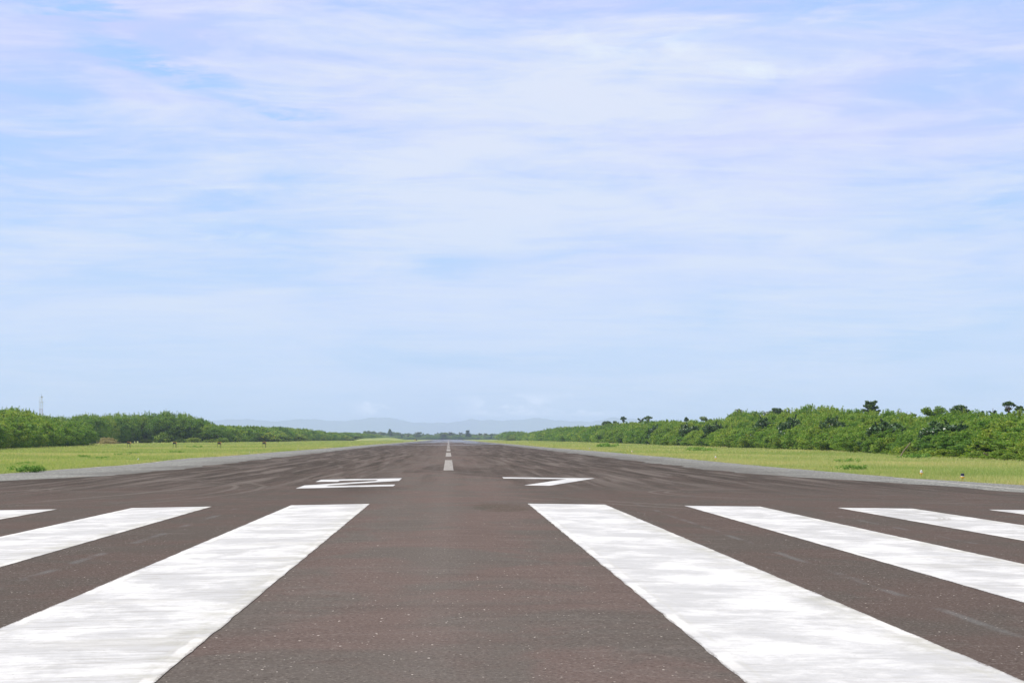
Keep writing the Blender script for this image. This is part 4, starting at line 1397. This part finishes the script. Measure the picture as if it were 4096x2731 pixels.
# red and white lattice mast behind the left hedge
y_ = 690
x_ = R_(93) * y_
zb = -0.6
mast = empty('radio_mast', (x_, y_, zb))
Ht = (HZ - 936) / 3266.7 * y_ + EYE - zb      # top of the lattice
Hb = (HZ - 955) / 3266.7 * y_ + EYE - zb
TOP = (HZ - 905) / 3266.7 * y_ + EYE - zb
H1 = (HZ - 925.0) / 3266.7 * y_ + EYE - zb
H2 = (HZ - 914.5) / 3266.7 * y_ + EYE - zb
wd = 0.62
def lattice(z0, z1, m, bay=1.5):
    mb = MB()
    cs = [(-wd, -wd), (wd, -wd), (wd, wd), (-wd, wd)]
    for cx, cy in cs:
        mb.tube([(cx, cy, z0), (cx, cy, z1)], .055, 5)
    z = z0; k = 0
    while z < z1 - .1:
        zt = min(z + bay, z1)
        for i in range(4):
            a, b_ = cs[i], cs[(i + 1) % 4]
            if k % 2: a, b_ = b_, a
            mb.tube([(*a, z), (*b_, zt)], .024, 4)
            mb.tube([(*cs[i], zt), (*cs[(i + 1) % 4], zt)], .024, 4)
        z = zt; k += 1
    return mb
n = 6
for k in range(n):
    z0, z1 = H1 * k / n, H1 * (k + 1) / n
    lattice(z0 + (0 if k == 0 else .002), z1, None).build('lattice_section', M['red'] if k % 2 == 0 else M['mastwhite'], mast)
mb = MB(); mb.box((0, 0, H1 + .06), (1.7, 1.7, .12)); mb.build('platform', M['mastwhite'], mast)
mb = MB(); mb.tube([(-.75, -.75, H1 + .12), (-.75, -.75, H1 + 2.6)], .06, 5); mb.tube([(.75, -.75, H1 + .12), (.75, -.75, H1 + 2.9)], .06, 5); mb.tube([(-.75, -.75, H1 + .5), (.75, -.75, H1 + 2.7)], .05, 5); mb.box((.45, -.6, H1 + 2.5), (.7, .5, .5)); mb.build('railing', M['mastwhite'], mast)
mb = MB(); mb.tube([(0, 0, H1 + .12), (0, 0, H2)], .12, 6); mb.build('pole', M['mastwhite'], mast)
mb = MB(); mb.lathe([(.05, -.4), (.28, -.25), (.30, .2), (.05, .4)], 10, (0, 0, H2 + .3)); mb.build('beacon', M['steel'], mast)
mb = MB(); mb.tube([(0, 0, H2 + .6), (0, 0, TOP)], [.06, .02], 5); mb.build('antenna', M['steel'], mast)
tag(mast, 'thin red and white lattice radio mast rising behind the near left hedge', 'radio mast')

# ------------------------------------------------------------------ mountains, 21 km off
def b_mtn(t, b, out):
    p = pos(t)
    c = t.mix(t.noise(t.scale(p, (.001, .001, .004)), 1, 6), (0.03, 0.06, 0.03), (0.08, 0.10, 0.05))
    t.put(b.inputs['Base Color'], c)
    b.inputs['Roughness'].default_value = 1
    b.inputs['Specular IOR Level'].default_value = 0
M['mountain'] = mat('forested_slope', b_mtn)
sil = [(560, 1700), (700, 1694), (820, 1686), (900, 1677), (1000, 1676.5), (1068, 1683), (1119, 1685), (1163, 1677.5), (1252, 1675.5), (1323, 1683), (1391, 1682), (1442, 1675.5), (1503, 1669), (1571, 1672), (1612, 1681.6), (1646, 1688),
       (1714, 1690), (1799, 1690), (1840, 1684), (1884, 1674), (1908, 1680), (1949, 1678.4), (1993, 1680), (2010, 1682), (2061, 1678), (2100, 1678), (2139, 1668.5), (2167, 1673), (2214, 1678.4), (2282, 1682.5), (2370, 1686), (2404, 1678.7), (2447, 1668.5), (2498, 1673), (2560, 1675), (2625, 1678.7), (2680, 1688), (2800, 1700), (3000, 1712)]
sx = np.array([s_[0] for s_ in sil], float); sy = np.array([s_[1] for s_ in sil], float)
D = 21000.0
u = np.linspace(560, 3000, 420)
hgt = (1753.5 - np.interp(u, sx, sy)) / 5689 * D * 1.01
r_ = np.random.default_rng(3)
for fq, am in ((.09, 3.0), (.23, 1.8), (.5, 1.2)):
    hgt = hgt + am * np.sin(u * fq + r_.uniform(0, 6)) * 1.3
hgt += r_.normal(0, 1.0, len(u))
rows = np.linspace(-1, 1, 15)
V = []
for v_ in rows:
    yv = D + v_ * 1900
    for i, uu in enumerate(u):
        be = math.tan(math.atan((uu - 2048) * math.cos(R(PITCH)) / 5689) + R(YAW))
        z = hgt[i] * (1 - abs(v_) ** 1.3) * (1 if abs(v_) < .05 else (0.93 + 0.07 * math.sin(uu * .06 + v_ * 9))) - 3
        V.append((be * yv, yv, z))
nu = len(u)
idx = np.arange(nu * len(rows)).reshape(len(rows), nu)
q = np.stack([idx[:-1, :-1], idx[:-1, 1:], idx[1:, 1:], idx[1:, :-1]], -1).reshape(-1, 4)
o = obj('mountains', mesh_np('mountains', np.array(V), q.ravel(), np.full(len(q), 4), smooth=True), M['mountain'])
tag(o, kind='structure')

# ------------------------------------------------------------------ haze
hm = bpy.data.materials.new('haze_air')
hm.use_nodes = True
ht = NT(hm.node_tree)
ho = ht.new('ShaderNodeOutputMaterial')
pv = ht.new('ShaderNodeVolumePrincipled')
pv.inputs['Color'].default_value = (0.55, 0.67, 0.965, 1)
pv.inputs['Density'].default_value = 0.0001
pv.inputs['Anisotropy'].default_value = 0.0
hm.node_tree.links.new(pv.outputs[0], ho.inputs['Volume'])
mb = MB()
mb.box((0, 13200, 165), (50000, 28500, 340))
hz = mb.build('haze', hm)
tag(hz, kind='stuff')
hz['label'] = 'thin blue haze over the airfield'
